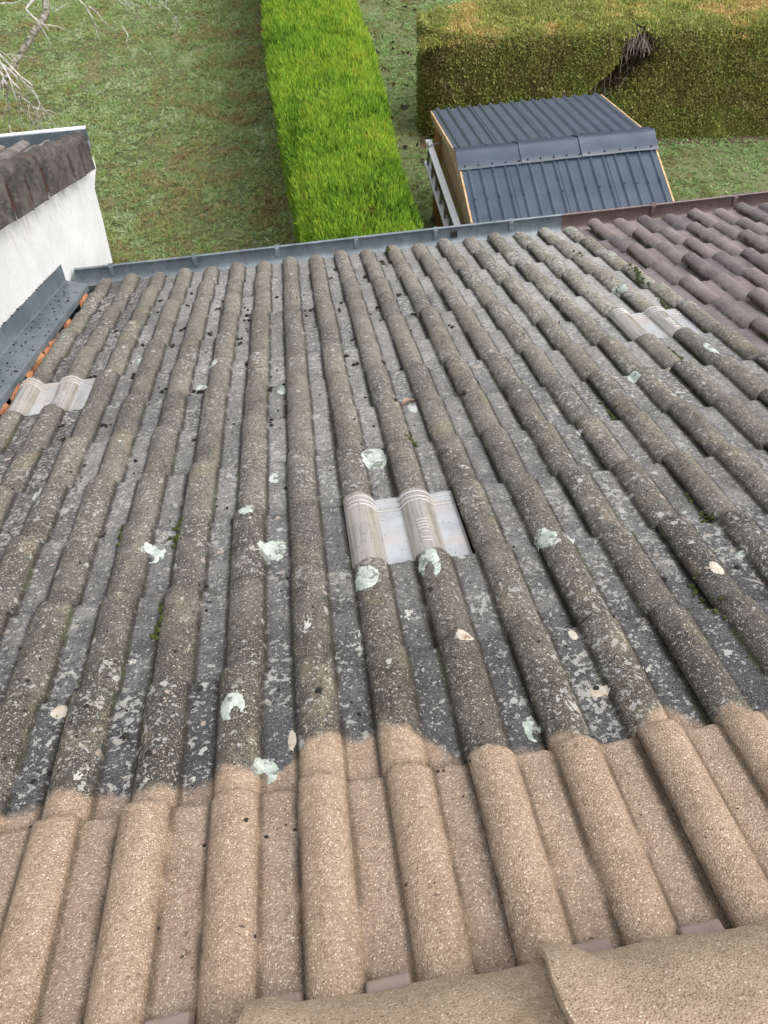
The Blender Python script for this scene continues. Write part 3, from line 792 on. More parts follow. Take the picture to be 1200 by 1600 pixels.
SX, SY, SZ, SW, SDB, SDF, TB, TF = 1.778, 8.230, -3.62, 2.143, 1.661, 1.62, 0.224, 0.259
shed = empty('garden_shed', (SX + SW / 2, SY, ZG), 'low wooden garden shed with blue grey corrugated roof in front of the clipped hedge', 'shed', rz=-0.009)
fwd = Vector((0.009, 1, 0)); rgt = Vector((1, -0.009, 0)); so = Vector((SX, SY, SZ))
def sp_(a, b, dz=0.0):
    """a across from the left end, b from the ridge (positive = back), following the roof surface"""
    zz_ = -TB * b if b > 0 else TF * b
    return so + rgt * a + fwd * b + Vector((0, 0, zz_ + dz))
PITCH = SW / 16.0
def corr(a, hgt=0.018):
    wid = 0.46 if hgt > 0.02 else 0.27
    t = (a / PITCH) % 1.0
    e = abs(t - 0.5) * 2
    return hgt * (max(0.0, 1 - (e / wid) ** 2)) ** 1.2
npan = 4
for back in (True, False):
    for q in range(npan):
        a0, a1 = SW * q / npan - (0.03 if q else 0.0), SW * (q + 1) / npan
        nn = 60
        ch = 0.032 if back else 0.018
        b0, b1 = (0.0, SDB) if back else (0.0, -SDF)
        top, bot = [], []
        bs_ = np.linspace(b0, b1, 5)
        for i in range(nn + 1):
            a = a0 + (a1 - a0) * i / nn
            lift = 0.006 * (1 - i / nn)
            top.append([tuple(sp_(a, b, corr(a, ch) + lift)) for b in bs_])
            bot.append([tuple(sp_(a, b, corr(a, ch) + lift - 0.005)) for b in bs_])
        b = MB()
        b.grid(np.array(top), back)
        b.grid(np.array(bot), not back)
        T = np.array(top); Bt = np.array(bot)
        for P0, P1 in ((T[:, -1], Bt[:, -1]), (T[0], Bt[0]), (T[-1], Bt[-1])):
            b.grid(np.stack([P0, P1], 0))
        pan_o = b.build('roof_sheet', M['sheet'], shed, smooth=True)
        sb = MB()                                    # screw caps on the crests
        for kk in range(16):
            a = (kk + 0.5) * PITCH
            if not (a0 + 0.04 < a <= a1): continue
            for bb in ((0.45, 1.25) if back else (-0.62, -1.35)):
                if back and kk % 2: continue
                p = sp_(a + random.uniform(-0.012, 0.012), bb + random.uniform(-0.01, 0.01), 0.022)
                sb.tube([p, p + Vector((0, 0, 0.010))], [0.011, 0.007], 8)
        if sb.n: sb.build('screw_cap', M['screw'], pan_o)['kind'] = 'stuff'
# ridge caps, three lapped lengths with a folded crease
cuts = [-0.035, 0.70, 1.36, SW + 0.02]
for q in range(3):
    a0, a1 = cuts[q] - (0.05 if q else 0), cuts[q + 1]
    lift = 0.010 + 0.006 * q
    prof_ = [(-0.225, 0.022), (-0.215, 0.032), (-0.15, 0.036), (-0.06, 0.044), (-0.03, 0.058), (0.0, 0.063), (0.03, 0.055), (0.06, 0.042), (0.15, 0.040), (0.165, 0.034)]
    P = []
    for i in range(13):
        a = a0 + (a1 - a0) * i / 12
        fl = 0.008 if i == 0 and q else 0
        P.append([tuple(sp_(a, b_, h_ + lift + fl + 0.003 * math.sin(a * 9 + b_ * 40) - 0.01)) for b_, h_ in prof_])
    b = MB()
    P = np.array(P)
    b.grid(P, True)
    b.grid(P - np.array([0, 0, 0.005]), False)
    for e0 in (P[0], P[-1], P[:, 0], P[:, -1]):
        b.grid(np.stack([e0, e0 - np.array([0, 0, 0.005])], 0))
    cap = b.build('ridge_cap', M['sheet'], shed, smooth=True)
    sb = MB()
    for kk in range(5):
        a = a0 + (a1 - a0) * (kk + 0.5) / 5
        for bb, hh in ((-0.20, 0.038), (0.13, 0.04)):
            if bb > 0 and kk % 2: continue
            p = sp_(a, bb, hh + lift - 0.008)
            sb.tube([p, p + Vector((0, 0, 0.010))], [0.012, 0.008], 8)
    sb.build('screw_cap', M['screw'], cap)['kind'] = 'stuff'
# walls
def wall_poly(name, pts, thick, mat, nrm):
    b = MB()
    nv = Vector(nrm) * thick
    k = len(pts)
    v = [tuple(p) for p in pts] + [tuple(Vector(p) + nv) for p in pts]
    b.add(v, [tuple(range(k)), tuple(range(2 * k - 1, k - 1, -1))] + [(i, i + k, (i + 1) % k + k, (i + 1) % k) for i in range(k)])
    return b.build(name, mat, shed)
def side_pts(a, bback, bfront):
    f_ = so + rgt * a
    g = lambda b_: Vector(((f_ + fwd * b_).x, (f_ + fwd * b_).y, ZG))
    return [g(bfront), g(bback), sp_(a, bback, -0.05), sp_(a, 0, -0.05), sp_(a, bfront, -0.05)]
wall_poly('side_wall', side_pts(0.05, SDB - 0.14, -SDF + 0.06), 0.04, M['osb'], rgt)
wall_poly('side_wall', side_pts(SW - 0.09, SDB - 0.14, -SDF + 0.06), 0.04, M['osb'], rgt)
for bb in (SDB - 0.12, -SDF + 0.02):
    bw = MB()
    p0, p1 = sp_(0.052, bb, -0.06), sp_(SW - 0.055, bb, -0.06)
    bw.add([(p0.x, p0.y, ZG), (p1.x, p1.y, ZG), tuple(p1), tuple(p0), (p0.x, p0.y + 0.03, ZG), (p1.x, p1.y + 0.03, ZG), (p1.x, p1.y + 0.03, p1.z), (p0.x, p0.y + 0.03, p0.z)],
           [(0, 1, 2, 3), (7, 6, 5, 4), (0, 3, 7, 4), (1, 5, 6, 2), (3, 2, 6, 7), (0, 4, 5, 1)])
    bw.build('end_wall', M['redwood'], shed)
b = MB()                                             # back corner clad in narrow planks beside the ladder
p0 = sp_(0.02, SDB - 0.45, -0.10); p1 = sp_(0.02, SDB - 0.10, -0.07)
b.add([(p0.x, p0.y, ZG), (p1.x, p1.y, ZG), tuple(p1), tuple(p0)] + [(p0.x + 0.028, p0.y, ZG), (p1.x + 0.028, p1.y, ZG), (p1.x + 0.028, p1.y, p1.z), (p0.x + 0.028, p0.y, p0.z)],
      [(3, 2, 1, 0), (4, 5, 6, 7), (0, 1, 5, 4), (1, 2, 6, 5), (2, 3, 7, 6), (3, 0, 4, 7)])
b.build('corner_cladding', M['redwood'], shed)
for a_ in (-0.012, SW + 0.004):                      # raw verge boards
    for b0_, b1_ in ((0.0, SDB - 0.02), (-SDF + 0.02, -0.012)):
        b = MB()
        b.bar(sp_(a_, b0_, -0.035), sp_(a_, b1_, -0.035), 0.020, 0.075)
        b.build('verge_board', M['batten'], shed)

# ------------------------------------------------------------------ ladder hung along the shed wall
M['alu'] = simple('brushed_aluminium', (0.80, 0.81, 0.82), (0.88, 0.885, 0.89), 30, 0.40, Metallic=0.1)
M['alu_dark'] = simple('dull_aluminium', (0.20, 0.205, 0.21), (0.32, 0.325, 0.33), 30, 0.5, Metallic=0.4)
lad = empty('ladder', (1.70, 8.2, ZG), 'grey aluminium ladder hung sideways along the wooden shed wall', 'ladder')
LX = 1.69
lt0, lt1 = Vector((LX, 6.5, -4.09)), Vector((LX, 9.54, -4.165))
ll0, ll1 = Vector((LX, 6.5, -4.48)), Vector((LX, 9.62, -4.49))
for p, q in ((lt0, lt1), (ll0, ll1)):
    b = MB(); b.bar(p, q, 0.075, 0.028); b.build('rail', M['alu'], lad, bevel=0.004)
for i in range(11):
    t = 0.05 + i * 0.092
    b = MB(); b.bar(lt0.lerp(lt1, t) - Vector((0, 0, 0.013)), ll0.lerp(ll1, t) + Vector((0, 0, 0.013)), 0.030, 0.030, (0, 1, 0))
    b.build('rung', M['alu_dark'], lad, bevel=0.004)
for y_ in (7.2, 9.35):
    b = MB()
    b.tube([(1.835, y_, -4.10), (1.70, y_, -4.12), (1.655, y_, -4.14), (1.65, y_, -4.08)], 0.008, 6)
    b.build('hook', M['alu_dark'], lad)

# ------------------------------------------------------------------ tile field generator
P2 = 0.15                      # roll spacing
RH, RW = 0.0250, 0.0425          # roll height, half width
def prof_n(x):
    """tile profile over one double-roll tile, x from the left foot of roll one"""
    out = np.zeros_like(x)
    for c_ in (0.042, 0.192):
        d = np.abs(x - c_) / RW
        out = np.maximum(out, np.where(d < 1, RH * np.maximum(1 - d ** 2.2, 0) ** 0.70, 0))
    # small water bar near the foot
    return out
XS = np.unique(np.round(np.concatenate([np.concatenate([[-0.0015], 0.042 - 0.0418 * np.cos(np.linspace(0.06, np.pi - 0.06, 17))]), [0.088, 0.094, 0.105, 0.12, 0.135, 0.140, 0.1465], 0.192 - 0.0418 * np.cos(np.linspace(0.06, np.pi - 0.06, 17)), [0.2375, 0.242, 0.255, 0.27, 0.285, 0.298, 0.315, 0.33]]), 4))
def weight(x):
    w, f = np.zeros_like(x), np.zeros_like(x)
    for c_ in (0.042, 0.192, 0.342):
        d = np.abs(x - c_)
        w = np.maximum(w, np.clip((0.0480 - d) / 0.007, 0, 1))
        f = np.maximum(f, np.exp(-((d - 0.0435) / 0.0045) ** 2))
    return w, f
CLEAN = [(-0.655, 0.957), (-0.575, 0.97), (-0.499, 0.955), (-0.426, 0.948), (-0.353, 0.948), (-0.286, 0.954), (-0.265, 0.971), (-0.212, 0.954), (-0.161, 0.966), (-0.114, 1.001), (-0.066, 1.015), (0.029, 1.005), (0.099, 0.991), (0.158, 0.927), (0.237, 0.919), (0.323, 0.935), (0.397, 0.911), (0.487, 0.931), (0.553, 0.973), (0.603, 0.923), (0.654, 0.929), (0.723, 0.923)]
cu_, cs_ = np.array(CLEAN).T
def tile(mb, att, uL, tail, gauge, jit, clip_l=None, clip_r=None, thick=0.020, step=0.0215, lift_=0.0095):
    """one tile into mb: local roof coordinates (u, s, n)"""
    xs = XS.copy()
    if clip_l is not None: xs = xs[uL + xs >= clip_l]
    if clip_r is not None: xs = xs[uL + xs <= clip_r]
    if len(xs) < 3: return
    L_ = gauge + 0.055
    ts = np.array([0, 0.045, 0.055, 0.066, 0.080, 0.12, 0.19, 0.25, 0.30, 0.335, gauge + 0.055 - 0.010, gauge + 0.055 - 0.003, gauge + 0.055])
    ts = np.unique(np.minimum(ts, L_))
    du, ds, dn, yaw, roll = jit
    X_, T_ = np.meshgrid(xs, ts, indexing='ij')
    base = prof_n(X_)
    s = tail - L_ + T_ + ds
    n = base + step * (T_ - 0.055) / gauge + dn + roll * (X_ - 0.16)
    edge = np.clip((T_ - (L_ - 0.010)) / 0.010, 0, 1)
    n = n - 0.0035 * edge ** 2
    wav = 0.0022 * np.sin(X_ * 71 + du * 900) + 0.0016 * np.sin(X_ * 193 + ds * 700)
    s = s + wav * np.clip((T_ - 0.30) / 0.05, 0, 1)
    # rough worn surface
    n = n + 0.0009 * np.sin(X_ * 190 + T_ * 60 + du * 5000) * np.sin(T_ * 95 + ds * 4000)
    lift = np.where(X_ < 0.0865, lift_ * np.clip((0.0865 - X_) / 0.04, 0, 1), 0.0) + np.clip((X_ - 0.285) / 0.02, 0, 1) * -0.004
    n = n + lift
    u = uL + X_ + du + yaw * (T_ - L_)
    G = np.stack([u, s, n], -1)
    w, f = weight(xs)
    def put(Pg, wv, fv):
        b0 = mb.grid(Pg, True) if Pg.shape[0] > 1 else 0
        att['tp'].append(np.stack([wv.ravel(), fv.ravel(), np.full(wv.size, att['r'])], 1))
        uu, ss = Pg[..., 0].ravel(), Pg[..., 1].ravel()
        att['clean'].append(np.interp(uu, cu_, cs_) - ss)
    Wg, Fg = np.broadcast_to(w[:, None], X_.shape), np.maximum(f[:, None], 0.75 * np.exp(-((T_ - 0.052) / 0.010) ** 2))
    put(G, Wg, Fg)
    # tail face, left edge, right edge (drop by the tile thickness)
    dn_ = np.array([0, 0, thick])
    tf = np.stack([G[:, -1], G[:, -1] - dn_], 1)
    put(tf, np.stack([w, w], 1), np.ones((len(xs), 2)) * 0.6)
    le = np.stack([G[0] + np.array([0.004, 0, -lift_ - 0.003]), G[0]], 0)
    put(le, np.ones(le.shape[:2]), np.ones(le.shape[:2]))
    re = np.stack([G[-1], G[-1] - np.array([0, 0, 0.009])], 0)
    put(re, np.zeros(re.shape[:2]), np.ones(re.shape[:2]))

U0 = -0.0921
S0, GA = 0.902, 0.3075
NROW = 13
rt_ = random.Random(11)
def jitter(a=1.0):
    return (rt_.gauss(0, 0.0016) * a, rt_.gauss(0, 0.0035) * a, rt_.gauss(0, 0.0013) * a, rt_.gauss(0, 0.006) * a, rt_.gauss(0, 0.010) * a)
ROOF = Matrix.Rotation(-TH, 4, 'X')
house = empty('house', (0.6, 0.3, ZG), 'low house seen from its ridge with grey and mauve roll tiles, partly washed', 'house')

grey, gatt = MB(), {'tp': [], 'clean': [], 'r': 0.5}
purp, patt = MB(), {'tp': [], 'clean': [], 'r': 0.5}
glass = {(1, 3): 0, (-7, 7): 1, (9, 7): 2}           # (first roll, row): translucent tiles
glass_jobs = []
for k in range(-8, 25):
    uL = U0 + k * P2 - 0.042
    for i in range(NROW):
        if (k + i) % 2: continue                     # broken bond: every other course shifts by one roll
        tail = S0 + GA * i
        if (k, i) in glass:
            glass_jobs.append((uL, tail))
            continue
        gatt['r'] = rt_.random(); patt['r'] = rt_.random()
        cl = -1.190 if k <= -7 else None
        ga_ = GA + (0.30 if i == 0 else 0)             # the first course runs on under the ridge
        if k < 10:
            tile(grey, gatt, uL, tail, ga_, jitter(), cl)
        elif k == 10:
            jj = jitter(1.4)
            tile(grey, gatt, uL, tail, ga_, jj, None, uL + 0.2345)
            tile(purp, patt, uL, tail, ga_, jj, uL + 0.2355)
        elif k == 11:
            jj = jitter(1.4)
            tile(grey, gatt, uL, tail, ga_, jj, None, uL + 0.0845)
            tile(purp, patt, uL, tail, ga_, jj, uL + 0.0855)
        else:
            tile(purp, patt, uL, tail, ga_, jitter(2.0), thick=0.026, step=0.028, lift_=0.014)
def attrs(a):
    return {'tp': ('FLOAT_VECTOR', np.concatenate(a['tp'])), 'clean': ('FLOAT', np.concatenate(a['clean']))}
roof_o = grey.build('tiled_roof', M['roof'], house, ROOF, True, attrs=attrs(gatt))
roof_o['label'] = 'grey lichen-spotted roll tiles, washed sandy brown along the ridge'
purp_o = purp.build('tiled_roof', M['purple'], house, ROOF, True, attrs=attrs(patt))
purp_o['label'] = 'mauve roll tiles on the right of the roof'
gv = np.concatenate(grey.v)
bvh = BVHTree.FromPolygons(gv.tolist(), grey.f)
def surf(u, s):
    h = bvh.ray_cast(Vector((u, s, 0.5)), Vector((0, 0, -1)))
    return h[0].z if h[0] is not None else None

# translucent tiles
for q, (uL, tail) in enumerate(glass_jobs):
    mb, at = MB(), {'tp': [], 'clean': [], 'r': 0.5}
    tile(mb, at, uL, tail + 0.004, GA, (0, 0, 0.001, 0, 0), -1.190 if q == 0 else None, uL + 0.300, 0.006)
    v = np.concatenate(mb.v)
    o = mb.build('translucent_tile', M['plastic'], roof_o, ROOF, True, attrs={'tp': ('FLOAT_VECTOR', np.concatenate(at['tp']))})
    o['label'] = ['translucent plastic tile tucked against the zinc flashing', 'translucent plastic tile in the middle of the grey roof', 'translucent plastic tile beside the mauve tiles'][[ (-7), 1, 9].index(round((uL + 0.042 - U0) / P2))]
    tv = BVHTree.FromPolygons(v.tolist(), mb.f)
    rb = MB()                                        # moulded cross ribs near the tail and raised marks on the second roll
    for off in (0.022, 0.045, 0.062):
        pts = []
        for xx in np.linspace(0.006, 0.292, 60):
            if q == 0 and uL + xx < -1.18: continue
            h = tv.ray_cast(Vector((uL + xx, tail - off, 0.4)), Vector((0, 0, -1)))
            if h[0] is not None: pts.append(h[0] + Vector((0, 0, 0.0012)))
        if len(pts) > 2: rb.tube(pts, 0.0032, 5)
    for j, off in enumerate((0.150, 0.162, 0.176, 0.188, 0.204, 0.226, 0.240)):
        pts = []
        half = 0.016 if j != 4 else 0.010
        for xx in np.linspace(0.192 - half, 0.192 + half * (0.9 if j % 2 else 1), 9):
            h = tv.ray_cast(Vector((uL + xx, tail - off, 0.4)), Vector((0, 0, -1)))
            if h[0] is not None: pts.append(h[0] + Vector((0, 0, 0.0008)))
        if len(pts) > 2: rb.tube(pts, 0.0022, 5)
    rb.build('moulded_rib', M['plastic'], o, ROOF, True) if False else None
    me2 = rb.build('moulded_ribs', M['plastic'], None, ROOF, True)
    place(me2, None, ROOF)
    # join the ribs into the tile's mesh: they are part of its pattern
    bmj = bmesh.new(); bmj.from_mesh(o.data); n0_ = len(bmj.verts); bmj.from_mesh(me2.data); bmj.verts.ensure_lookup_table(); ly_ = bmj.verts.layers.float_vector['tp']
    for v_ in bmj.verts[n0_:]: v_[ly_] = (0.35, 0, 0.5)
    for f_ in bmj.faces: f_.smooth = True
    bmj.to_mesh(o.data); bmj.free()
    bpy.data.objects.remove(me2)

# ridge
def ridge_tile(u0, u1, lift, edge_s, name='ridge_tile'):
    b = MB()
    P = []
    for j, u in enumerate(np.linspace(u0, u1, 14)):
        row = []
        sock = 0.016 if (u - u0) < 0.055 else 0.0
        for t in np.linspace(-1, 1, 25):
            ang = t * 1.12
            sx = 0.305 + math.sin(ang) / math.sin(1.12) * (edge_s - 0.305)
            nn_ = 0.036 + (math.cos(ang) - math.cos(1.12)) * 0.190 + lift + sock - (0.34 * max(0, -(sx - 0.305)))
            row.append((u + 0.004 * math.sin(t * 9), sx + 0.0025 * math.sin(u * 40) + sock * 0.5 * (1 if t > 0 else -1), nn_))
        P.append(row)
    P = np.array(P)
    b.grid(P, False)
    low = P - np.array([0, 0, 0.018])
    b.grid(np.stack([P[:, -1], low[:, -1]], 0), True)
    b.grid(np.stack([P[:, 0], low[:, 0]], 0))
    b.grid(np.stack([P[0], low[0]], 0))
    b.grid(np.stack([P[-1], low[-1]], 0))
    return b.build(name, M['ridge'], roof_o, ROOF, True)
ridge_tile(-1.05, -0.60, 0.0, 0.536)
ridge_tile(-0.63, -0.19, 0.002, 0.534)
ridge_tile(-0.205, 0.215, 0.008, 0.540)
ridge_tile(0.183, 0.62, 0.020, 0.538)
ridge_tile(0.59, 1.05, 0.0, 0.552)
ridge_tile(1.02, 1.48, 0.010, 0.552)
for u_, s_ in ((-0.467, 0.560), (-0.315, 0.560), (-0.166, 0.562), (-0.018, 0.563), (0.262, 0.566), (0.420, 0.566)):
    b = MB()
    w_ = 0.033
    s_ -= 0.010
    v = [(u_ - w_ - 0.004, s_ - 0.06, 0.010), (u_ + w_ + 0.004, s_ - 0.06, 0.010), (u_ + w_ + 0.002, s_ + 0.022, 0.003), (u_ - w_ - 0.002, s_ + 0.018, 0.003),
         (u_ - w_, s_ - 0.06, 0.040), (u_ + w_, s_ - 0.06, 0.040), (u_ + w_ - 0.004, s_ + 0.010, 0.032), (u_ - w_ + 0.004, s_ + 0.006, 0.032)]
    b.add(v, [(3, 2, 1, 0), (4, 5, 6, 7), (0, 1, 5, 4), (1, 2, 6, 5), (2, 3, 7, 6), (3, 0, 4, 7)])
    b.build('pan_closure', M['closure'], roof_o, ROOF, bevel=0.004)

# underlay below the tiles and the house walls
b = MB()
b.add([(-1.34, -0.2, -0.035), (3.9, -0.2, -0.035), (3.9, 4.55, -0.035), (-1.34, 4.55, -0.035)], [(0, 1, 2, 3)])
b.build('underlay', M['underlay'], house, ROOF)
b = MB()
zr_ = -4.55 * st
b.box(-1.33, 3.75, 0.1, 3.95, ZG, -0.1)
hv = b.v[0]
for r_ in hv:
    if r_[2] > -1: r_[2] = -r_[1] * st / ct - 0.075
b.build('wall', M['stucco'], house)
b = MB()
b.box(-1.345, 3.85, 4.10, 4.125, -2.02, -1.84)
b.build('fascia_board', M['batten'], house)

# lichen patches on the roof
LICHEN = [(0.127, 2.074, 0.038, 0.0697, 'm'), (-0.182, 1.658, 0.0377, 0.0469, 'm'), (-0.249, 1.831, 0.0265, 0.0438, 'm'), (-0.489, 1.711, 0.0305, 0.0395, 'c'), (0.042, 1.454, 0.0296, 0.0442, 'm'), (0.195, 1.472, 0.0267, 0.0552, 'c'), (0.489, 1.517, 0.0239, 0.0554, 'm'), (0.545, 1.523, 0.0179, 0.0292, 'm'), (-0.253, 1.099, 0.025, 0.0338, 'c'), (-0.192, 0.962, 0.023, 0.0288, 'c'), (0.299, 0.968, 0.0159, 0.0296, 'c'), (-0.881, 2.1, 0.0161, 0.0326, 'm'), (-0.178, 2.034, 0.0152, 0.0276, 'm'), (-0.151, 2.701, 0.0166, 0.0368, 'm'), (1.411, 2.544, 0.0206, 0.0461, 'm'), (1.068, 2.406, 0.0202, 0.0315, 'm'), (1.382, 3.349, 0.0231, 0.0715, 'm'), (-0.42, 3.014, 0.0184, 0.0292, 'm'), (-0.459, 2.837, 0.0225, 0.0264, 'c'), (-0.761, 3.233, 0.0198, 0.0488, 'c'), (0.449, 1.031, 0.0187, 0.0144, 'p'), (0.447, 1.183, 0.0089, 0.0152, 'p'), (0.224, 1.211, 0.0208, 0.0252, 'p'), (0.816, 1.308, 0.0173, 0.0219, 'p'), (0.001, 1.263, 0.0148, 0.0406, 's'), (-0.103, 1.306, 0.0139, 0.0317, 's'), (0.293, 2.396, 0.0147, 0.041, 'm'), (0.913, 1.379, 0.0082, 0.0118, 'm'), (0.761, 2.069, 0.0183, 0.0207, 's'), (1.208, 2.463, 0.0204, 0.0273, 'p'), (0.119, 1.334, 0.0181, 0.0219, 's'), (-0.15, 1.555, 0.0109, 0.0134, 's'), (-0.482, 1.307, 0.0127, 0.0105, 's'), (-0.523, 0.988, 0.0094, 0.0147, 's'), (-0.604, 1.175, 0.0184, 0.0163, 'p'), (-0.4, 0.965, 0.0058, 0.0072, 's'), (-0.322, 0.97, 0.0058, 0.0087, 's'), (-0.143, 1.022, 0.0083, 0.0233, 'p'), (0.562, 1.067, 0.0119, 0.0117, 's'), (0.372, 1.925, 0.0124, 0.0184, 's'), (1.171, 2.27, 0.023, 0.0192, 's'), (1.049, 2.15, 0.0167, 0.0221, 's')]
def lichen(u, s, ru, rs, ty, seed):
    N = 38
    ext = 1.7
    gu, gs = np.linspace(-ext, ext, N), np.linspace(-ext, ext, N)
    val = np.zeros((N, N))
    cx, cy = (0.25, 0.55) if seed % 2 else (-0.2, 0.5)
    for a in range(N):
        for b_ in range(N):
            r_ = math.hypot(gu[a], gs[b_])
            nz = noise.fractal(Vector((gu[a] * 1.3 + seed * 7.1, gs[b_] * 1.3, seed * 3.3)), 0.9, 2.0, 4)
            v_ = 0.95 - r_ + 0.15 * nz
            if ty == 's': v_ = 0.55 - r_ * 0.8 + 0.75 * noise.fractal(Vector((gu[a] * 2.4 + seed * 7.1, gs[b_] * 2.4, seed * 3.3)), 0.9, 2.0, 4)
            if ty == 'c':                             # crescent: eaten away on one side
                v_ = min(v_, (math.hypot(gu[a] - cx, gs[b_] + cy) - 0.40 + 0.14 * nz) * 1.6)
            hf = noise.fractal(Vector((gu[a] * 5.5 + seed * 3.1, gs[b_] * 5.5, seed * 1.7)), 0.7, 2.0, 3)
            val[a, b_] = v_ + 0.06 * hf - (0.8 * max(0.0, hf - 0.62) if ty in 'mc' else 0)
    b = MB()
    idx = {}
    vs_, fs_ = [], []
    ins = (val > 0).astype(int)
    cell = [(a, c_) for a in range(N - 1) for c_ in range(N - 1) if ins[a, c_] + ins[a + 1, c_] + ins[a, c_ + 1] + ins[a + 1, c_ + 1] >= 3]
    def vid(a, c_):
        if (a, c_) in idx: return idx[(a, c_)]
        uu, ss = u + gu[a] * ru, s + gs[c_] * rs
        z = surf(uu, ss)
        if z is None: z = 0.0
        h_ = 0.0009 if val[a, c_] > 0.10 else (0.0006 if val[a, c_] > 0 else -0.001)
        idx[(a, c_)] = len(vs_)
        vs_.append((uu, ss, z + h_))
        return idx[(a, c_)]
    for a, c_ in cell:
        fs_.append((vid(a, c_), vid(a + 1, c_), vid(a + 1, c_ + 1), vid(a, c_ + 1)))
    if not fs_: return
    b.add(vs_, fs_)
    b.build('lichen_patch', {'m': M['mint'], 'c': M['mint'], 'p': M['cream'], 's': M['greyl']}[ty], roof_o, ROOF, True)
for i, (u, s, ru, rs, ty) in enumerate(LICHEN):
    lichen(u, s, ru * 1.05, rs * 1.05, ty, i + 1)

# ------------------------------------------------------------------ zinc flashing, gutter
fl = MB()
fp = [(-1.358, 0.148), (-1.353, 0.150), (-1.352, 0.064), (-1.345, 0.060), (-1.30, 0.060), (-1.25, 0.061), (-1.207, 0.060), (-1.201, 0.056), (-1.200, 0.028)]
P = []
for i, s_ in enumerate(np.linspace(0.3, 1.0, 30)):
    s_l = 0.4 + (4.58 - 0.4) * i / 29
    s_r = 0.4 + (4.42 - 0.4) * i / 29
    P.append([(u_, s_l + (s_r - s_l) * min(1, max(0, (u_ + 1.352) / 0.16)), n_ + 0.0012 * math.sin(i * 1.7 + u_ * 60)) for u_, n_ in fp])
P = np.array(P)
fl.grid(P, True)
fl.grid(P - np.array([0.0012, 0, 0.0015]), False)
flo = fl.build('wall_flashing', M['zinc'], house, ROOF)
flo['label'] = 'blue grey zinc flashing tray against the white wall'
for s_ in (1.6, 2.6, 3.05, 3.5, 3.95, 4.3):         # lap seams of the upstand
    b = MB(); b.box(-1.3525, -1.3495, s_ - 0.012, s_ + 0.012, 0.068, 0.147); b.build('lap_seam', M['zinc'], flo, ROOF)
# broken orange mortar between tray and first roll
for i in range(26):
    mb = MB()
    s_ = 2.55 + i * 0.072 + random.uniform(-0.02, 0.02)
    if random.random() < 0.34: continue
    L_ = random.uniform(0.035, 0.075); w_ = random.uniform(0.022, 0.036)
    u_ = -1.199 + random.uniform(-0.001, 0.004)
    z_ = random.uniform(0.028, 0.046)
    sl = random.uniform(-0.006, 0.006)
    v = [(u_, s_ - L_, z_ - 0.03), (u_ + w_, s_ - L_ * random.uniform(0.6, 0.9), z_ - 0.03), (u_ + w_ * 0.7, s_ + L_ * 0.8, z_ - 0.03), (u_, s_ + L_, z_ - 0.03),
         (u_, s_ - L_ * 0.9, z_ + sl), (u_ + w_ * 0.8, s_ - L_ * 0.6, z_ - 0.004), (u_ + w_ * 0.5, s_ + L_ * 0.7, z_ - 0.006), (u_, s_ + L_ * 0.9, z_ - sl)]
    mb.add(v, [(3, 2, 1, 0), (4, 5, 6, 7), (0, 1, 5, 4), (1, 2, 6, 5), (2, 3, 7, 6), (3, 0, 4, 7)])
    mb.build('mortar_chunk', M['terracotta'], house, ROOF)

ey, ez = 4.575 * ct, -4.575 * st                     # eave line
def gutter(x0, x1, mat, name='gutter'):
    pr = [(-0.03, 0.005), (-0.028, -0.05), (-0.02, -0.085), (0.01, -0.098), (0.10, -0.100), (0.128, -0.088), (0.137, -0.06), (0.146, -0.008)]
    cx, cz, rr = 0.152, -0.006, 0.0085
    pr += [(cx + rr * math.cos(a), cz + rr * math.sin(a)) for a in np.linspace(math.pi, -math.pi * 0.6, 9)]
    xs = np.linspace(x0, x1, 2 + int((x1 - x0) / 0.25))
    P = np.array([[(x_, ey + 0.04 + a, ez + 0.006 + b_ + 0.002 * math.sin(x_ * 2.2)) for a, b_ in pr] for x_ in xs])
    b = MB()
    b.grid(P, True)
    P2_ = P.copy(); P2_[:, :8, 2] -= 0.002; P2_[:, 5:8, 1] += 0.002
    b.grid(P2_[:, :8], False)
    for e in (0, -1):
        if (e == 0 and x0 < -1.2) or (e == -1 and x1 > 3):
            k = 8
            b.add([tuple(q) for q in P[e, :k]], [tuple(range(k))])
    return b.build(name, mat, house, smooth=True)
g1 = gutter(-1.34, 1.56, M['zinc']); g1['label'] = 'blue grey zinc length of gutter'
g2 = gutter(1.562, 3.9, M['gutter_brown']); g2['label'] = 'brown length of gutter at the mauve tiles'
for x_, gp_ in ((-1.13, g1), (-0.645, g1), (-0.16, g1), (0.31, g1), (0.79, g1), (1.25, g1), (2.13, g2), (2.65, g2), (3.2, g2)):
    b = MB()
    y_ = ey + 0.04
    pts = [(y_ + 0.131, ez - 0.05), (y_ + 0.141, ez - 0.004), (y_ + 0.150, ez + 0.0115), (y_ + 0.1645, ez + 0.008), (y_ + 0.168, ez - 0.012)]
    P = np.array([[(x_ + d_, a, b_) for a, b_ in pts] for d_ in (-0.013, 0.013)])
    b.grid(P, True)
    b.grid(P - np.array([0, 0.001, 0.002]), False)
    b.build('gutter_clip', M['zinc'] if gp_ is g1 else M['gutter_brown'], gp_)
b = MB()                                             # small ribbed joint piece in the gutter
for d_ in range(4):
    b.box(0.885 + d_ * 0.010, 0.889 + d_ * 0.010, ey + 0.165, ey + 0.178, ez - 0.055, ez - 0.012)
b.build('joint_marks', M['underlay'], g1)

